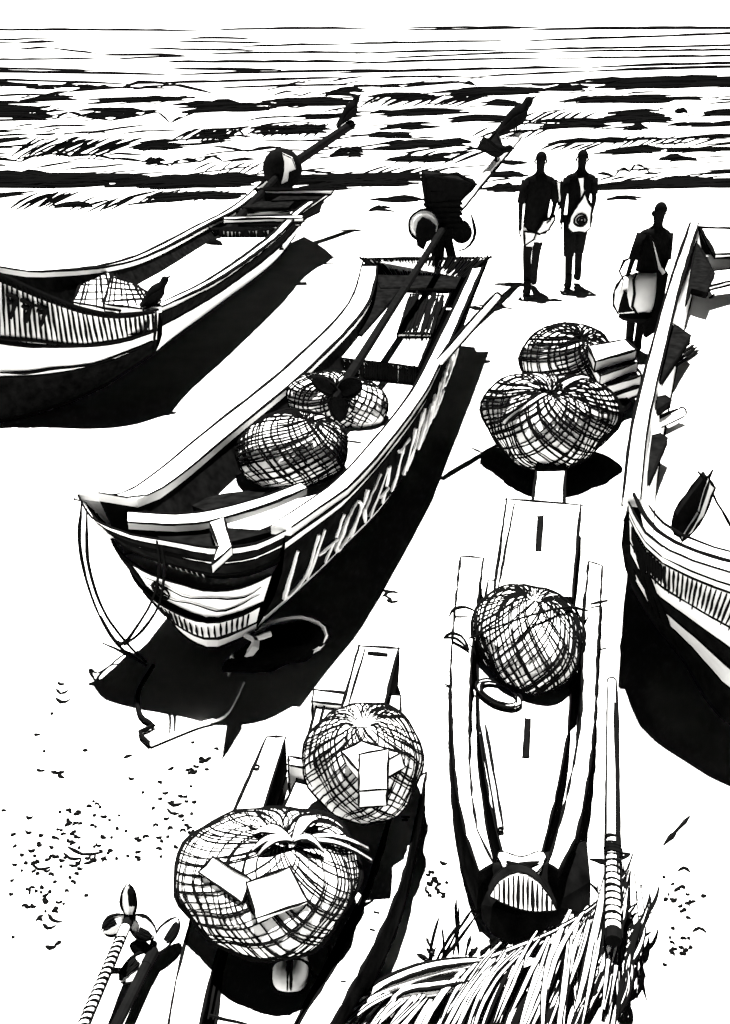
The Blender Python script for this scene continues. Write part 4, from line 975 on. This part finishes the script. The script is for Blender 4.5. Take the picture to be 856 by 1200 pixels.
def person(label, foot, H, yaw, pose, group=None):
    """pose: offsets in body space (x right, y forward, z up), H body height"""
    root = thing('person', foot, label, 'person', group)
    k = H/1.75; fw = V((-math.sin(yaw), math.cos(yaw), 0)); rt = V((math.cos(yaw), math.sin(yaw), 0))
    def L(x, y, z): return V(foot)+(rt*x+fw*y+Z*z)*k
    d = dict(pelvis=(0,0,.93,(.135,.10)), waist=(0,0,1.08,(.125,.09)), chest=(0,.01,1.28,(.155,.10)), shoulders=(0,.0,1.42,(.12,.075)), neck=(0,.0,1.50,.050), skull=(0,.02,1.60,(.074,.088)), crown=(0,.015,1.70,(.060,.07)))
    for s_, q in (('l', -1), ('r', 1)):
        d['sh'+s_] = (q*.185,0,1.40,.055); d['el'+s_] = (q*.25,-.02,1.12,.040); d['wr'+s_] = (q*.27,.05,.88,.028); d['ha'+s_] = (q*.27,.07,.80,(.022,.036))
        d['hip'+s_] = (q*.09,0,.88,.095); d['kn'+s_] = (q*.10,.02,.48,.070); d['an'+s_] = (q*.10,-.02,.08,.055); d['to'+s_] = (q*.11,.13,.03,(.055,.035))
    for n, t in pose.items():
        d[n] = tuple(t)+(d[n][3],)
    th = lambda n: .86 if n not in ('skull', 'crown') else .92
    J = {n: (L(t[0]*(.9 if n[-1] in 'lr' or n in ('pelvis',) else 1), t[1], t[2]), tuple(a*k*th(n) for a in t[3]) if isinstance(t[3], tuple) else t[3]*k*th(n)) for n, t in d.items()}
    E = [('pelvis','waist'),('waist','chest'),('chest','shoulders'),('shoulders','neck'),('neck','skull'),('skull','crown')]
    for s_ in 'lr':
        E += [('shoulders','sh'+s_),('sh'+s_,'el'+s_),('el'+s_,'wr'+s_),('wr'+s_,'ha'+s_),('pelvis','hip'+s_),('hip'+s_,'kn'+s_),('kn'+s_,'an'+s_),('an'+s_,'to'+s_)]
    body = skin_mesh('body', J, E, 'pelvis', root)
    # fingers, ears and nose joined into the same body mesh
    b = MB(); b.v = [v.co+V(root.location) for v in body.data.vertices]; b.f = [tuple(p.vertices) for p in body.data.polygons]; b.m = ['skin']*len(b.f)
    for s_, q in (('l', -1), ('r', 1)):
        w_, h_ = J['wr'+s_][0], J['ha'+s_][0]; dr = (h_-w_).normalized()
        for i, fl_ in enumerate((.075,.085,.08,.065)):
            st = h_+fw*(.024-.016*i)*k; b.tube([st-dr*.01, st+dr*fl_*.5*k, st+dr*fl_*k-rt*q*.02*k], [.009*k,.008*k,.006*k], 'skin', 6)
        st = w_+dr*.03*k; b.tube([st, st+(fw*.035+dr*.03)*k, st+(fw*.045+dr*.065)*k], [.010*k,.010*k,.007*k], 'skin', 6)
        a_, t_ = J['an'+s_][0], J['to'+s_][0]; b.tube([a_+Z*.12*k, a_+Z*.03*k, a_-Z*.03*k-fw*.03*k], [.045*k, .05*k, .045*k], 'skin', 8); b.tube([a_-Z*.035*k-fw*.05*k, a_.lerp(t_, .5)-Z*.01*k, t_], [.042*k, .05*k, .034*k], 'skin', 8)
        e = J['skull'][0]+rt*q*.064*k+Z*.02*k; b.tube([e-Z*.03*k, e+rt*q*.012*k, e+Z*.03*k], [.008*k,.014*k,.008*k], 'skin', 6)
        e = J['skull'][0]+rt*q*.03*k+fw*.086*k+Z*.03*k; b.tube([e-rt*.01*k, e, e+rt*.01*k], [.004*k,.010*k,.004*k], 'pale', 6)
    e = J['skull'][0]+fw*.09*k; b.tube([e+Z*.03*k, e+fw*.018*k-Z*.01*k, e-Z*.02*k], [.008*k,.014*k,.006*k], 'skin', 6)
    e = J['skull'][0]+fw*.085*k-Z*.045*k; b.tube([e-rt*.025*k, e+fw*.006*k, e+rt*.025*k], [.004*k,.008*k,.004*k], 'cloth', 6)
    bpy.data.objects.remove(body)
    b.build('body', root, smooth_=True)
    return root, J, k, fw, rt, L
def torso_shell(b, J, L, k, zs, mt, ex=1.12):
    rows = []
    for (z_, wx, wy, ox) in zs:
        rows.append([L(ox+wx*.88*math.cos(t), wy*.9*math.sin(t), z_) for t in [6.2832*j/20 for j in range(20)]])
    b.loft(rows, mt, closed=True); return rows
def hair(root, J, k, fw):
    b = MB(); c = J['crown'][0]*.55+J['skull'][0]*.45-fw*.012*k; rows = []
    for i in range(9):
        th = 1.75*i/8; rows.append([c+V((math.sin(th)*math.cos(p)*.072*k, math.sin(th)*math.sin(p)*.082*k, math.cos(th)*.088*k)) for p in [6.2832*j/16 for j in range(16)]])
    b.loft(rows, 'cloth', closed=True); b.build('hair', root, smooth_=True)
def shine(root, J, rt, fw, k, sgn=1):
    pass
# walker on the left
f0 = P(622,342,0)
r1, J, k, fw, rt, L = person('man in a loose dark shirt walking away to the sea, left of the two walkers', f0, 1.74, .05,
    dict(knl=(-.10,-.02,.48), anl=(-.11,-.22,.09), tol=(-.11,-.10,.03), knr=(.07,.14,.50), anr=(.09,.24,.12), tor=(.09,.36,.06), ell=(-.25,-.04,1.13), wrl=(-.24,-.06,.88), hal=(-.235,-.05,.79), elr=(.24,-.02,1.15), wrr=(.20,-.08,1.0), har=(.17,-.12,.96)), 'people on the beach')
hair(r1, J, k, fw)
b = MB(); rows = torso_shell(b, J, L, k, [(.76,.165,.13,0),(.85,.185,.15,-.01),(1.0,.175,.135,-.01),(1.2,.185,.13,0),(1.36,.20,.115,0),(1.44,.16,.09,0),(1.48,.07,.065,0)], 'cloth')
for s_ in 'lr': b.tube([J['sh'+s_][0], J['sh'+s_][0].lerp(J['el'+s_][0], .6), J['el'+s_][0]], [.058*k, .056*k, .050*k], 'cloth', 10)
sh1 = b.build('shirt', r1, smooth_=True)
b = MB()                                   # pale hem and sleeve edge
b.slab([L(x_, -.155, z_) for x_, z_ in ((-.02,.80),(.05,.93),(.19,1.0),(.20,.95),(.13,.82),(.02,.77))], 0, 'pale', 'pale', 2, drop=fw*.02)
b.build('shirt_tail', sh1)
b = MB(); b.ink([L(.26,-.05,1.42), L(.29,-.05,1.22), L(.28,-.06,1.08), L(.24,-.08,1.05)], 2.2); b.slab([L(x_, -.06, z_) for x_, z_ in ((.20,1.40),(.255,1.38),(.285,1.15),(.25,1.12))], 0, 'pale', 'pale', 1.8, drop=fw*.02); b.build('sleeve', sh1)
b = MB()
for s_ in 'lr': b.tube([J['hip'+s_][0], J['hip'+s_][0].lerp(J['kn'+s_][0], .5), J['kn'+s_][0]+Z*.12*k], [.095*k, .08*k, .07*k], 'pale', 10)
b.slab([L(x_, -.12, z_) for x_, z_ in ((-.17,.80),(-.02,.78),(-.04,.70),(-.15,.62))], 0, 'pale', 'pale', 2, drop=fw*.02); b.build('shorts', r1)
# walker on the right
f0 = P(668,336,0)
r2, J, k, fw, rt, L = person('man in knee trousers carrying a pale shoulder bag, right of the two walkers', f0, 1.73, -.05,
    dict(knl=(-.07,-.06,.48), anl=(-.06,-.16,.09), tol=(-.06,-.04,.03), knr=(.10,.12,.50), anr=(.12,.12,.14), tor=(.12,.24,.08), ell=(-.22,-.04,1.13), wrl=(-.21,.02,.90), hal=(-.21,.03,.82), elr=(.22,-.02,1.13), wrr=(.20,.06,.88), har=(.19,.08,.80)), 'people on the beach')
hair(r2, J, k, fw)
b = MB(); torso_shell(b, J, L, k, [(.95,.15,.12,0),(1.1,.15,.12,0),(1.25,.17,.12,0),(1.36,.18,.11,0),(1.44,.14,.09,0),(1.48,.07,.065,0)], 'cloth')
for s_ in 'lr': b.tube([J['sh'+s_][0], J['sh'+s_][0].lerp(J['el'+s_][0], .7)], [.056*k, .050*k], 'cloth', 10)
b.build('shirt', r2, smooth_=True)
b = MB()
for s_ in 'lr': b.tube([J['hip'+s_][0]+Z*.06*k, J['hip'+s_][0].lerp(J['kn'+s_][0], .5), J['kn'+s_][0]-Z*.06*k], [.10*k, .085*k, .07*k], 'cloth', 12)
b.build('trousers', r2, smooth_=True)
b = MB(); b.slab([L(x_, -.14, z_) for x_, z_ in ((-.06,1.42),(.02,1.43),(.06,1.2),(.16,1.05),(.17,.80),(.10,.74),(-.06,.74),(-.13,.80),(-.10,.98),(.0,1.15))], 0, 'pale', 'pale', 2, drop=fw*.03)
c = (.03, .90)
for r_ in (.085, .055, .028): b.ink([L(c[0]+r_*math.cos(t)+.012*(r_ < .06), -.148, c[1]+r_*.9*math.sin(t)) for t in [6.2832*j/16 for j in range(17)]], 1.8)
b.ink([L(-.13,-.148,.80), L(-.1,-.148,.98), L(.02,-.148,1.16), L(.06,-.148,1.3)], 2)
b.build('shoulder_bag', r2)
# man by the right-hand boat
f0 = P(737,412,0)
r3, J, k, fw, rt, L = person('man with pale sash and white waist cloth beside the right boat', f0, 1.55, .1,
    dict(pelvis=(.08,0,.93), hipl=(-.01,0,.88), hipr=(.17,0,.88), knl=(-.02,.02,.48), anl=(-.03,-.05,.08), tol=(-.03,.08,.03), knr=(.14,.05,.48), anr=(.13,.05,.08), tor=(.13,.18,.03),
         waist=(.10,0,1.08), chest=(.12,.0,1.28), shoulders=(.14,0,1.41), neck=(.15,0,1.49), skull=(.16,.02,1.59), crown=(.165,.015,1.70), shl=(-.03,0,1.39), shr=(.31,0,1.39), ell=(-.13,-.05,1.12), wrl=(-.17,-.02,.88), hal=(-.17,.0,.80), elr=(.33,-.02,1.10), wrr=(.30,.03,.88), har=(.29,.05,.80)), 'people on the beach')
hair(r3, J, k, fw)
b = MB(); torso_shell(b, J, L, k, [(.92,.17,.12,.10),(1.05,.18,.13,.12),(1.22,.19,.13,.13),(1.36,.19,.11,.14),(1.43,.14,.09,.145),(1.47,.06,.06,.15)], 'cloth')
for s_ in 'lr': b.tube([J['sh'+s_][0], J['sh'+s_][0].lerp(J['el'+s_][0], .6), J['el'+s_][0]], [.062*k, .058*k, .052*k], 'cloth', 10)
sh3 = b.build('shirt', r3, smooth_=True)
b = MB(); b.slab([L(x_, -.145, z_) for x_, z_ in ((.02,1.38),(.07,1.33),(.20,1.05),(.27,.98),(.22,.94),(.15,1.02))], 0, 'pale', 'pale', 2, drop=fw*.02); b.build('sash', r3)
b = MB(); rows = []
for (z_, wx, wy, ox) in ((.97,.16,.13,.08),(.90,.22,.17,.02),(.75,.26,.20,-.02),(.60,.25,.18,-.02),(.48,.20,.15,.0),(.42,.12,.10,.03)):
    rows.append([L(ox+wx*math.cos(t), wy*math.sin(t), z_) for t in [6.2832*j/20 for j in range(20)]])
b.loft(rows, 'pale', closed=True, capa=True, capb=True)
b.ink([r_[10]-fw*.01 for r_ in rows], 2.4); b.ink([r_[19] for r_ in rows], 2.4); b.ink([r_[j] for r_, j in zip(rows, (12,13,14,14,15,15))], 2.2); b.ink(rows[-1][9:20], 2.2)
b.ink([rows[4][j]-Z*.02 for j in range(11, 20)], 8); b.build('waist_cloth', r3, smooth_=True)
b = MB(); b.slab([L(x_, -.13, z_) for x_, z_ in ((.16,.98),(.30,.96),(.28,.30),(.14,.20),(.10,.35),(.20,.55))], 0, 'cloth', 'cloth', 0, drop=fw*.08)
b.slab([L(x_, -.16, z_) for x_, z_ in ((-.21,.78),(-.15,.74),(-.04,.54),(-.24,.52))], 0, 'cloth', 'cloth', 0, drop=fw*.05); b.build('dark_cloth', r3)
b = MB(); b.ink([L(-.14,-.06,1.14), L(-.22,-.06,1.10), L(-.26,-.05,.98), L(-.19,-.05,.86)], 2.2); b.build('sleeve', sh3)
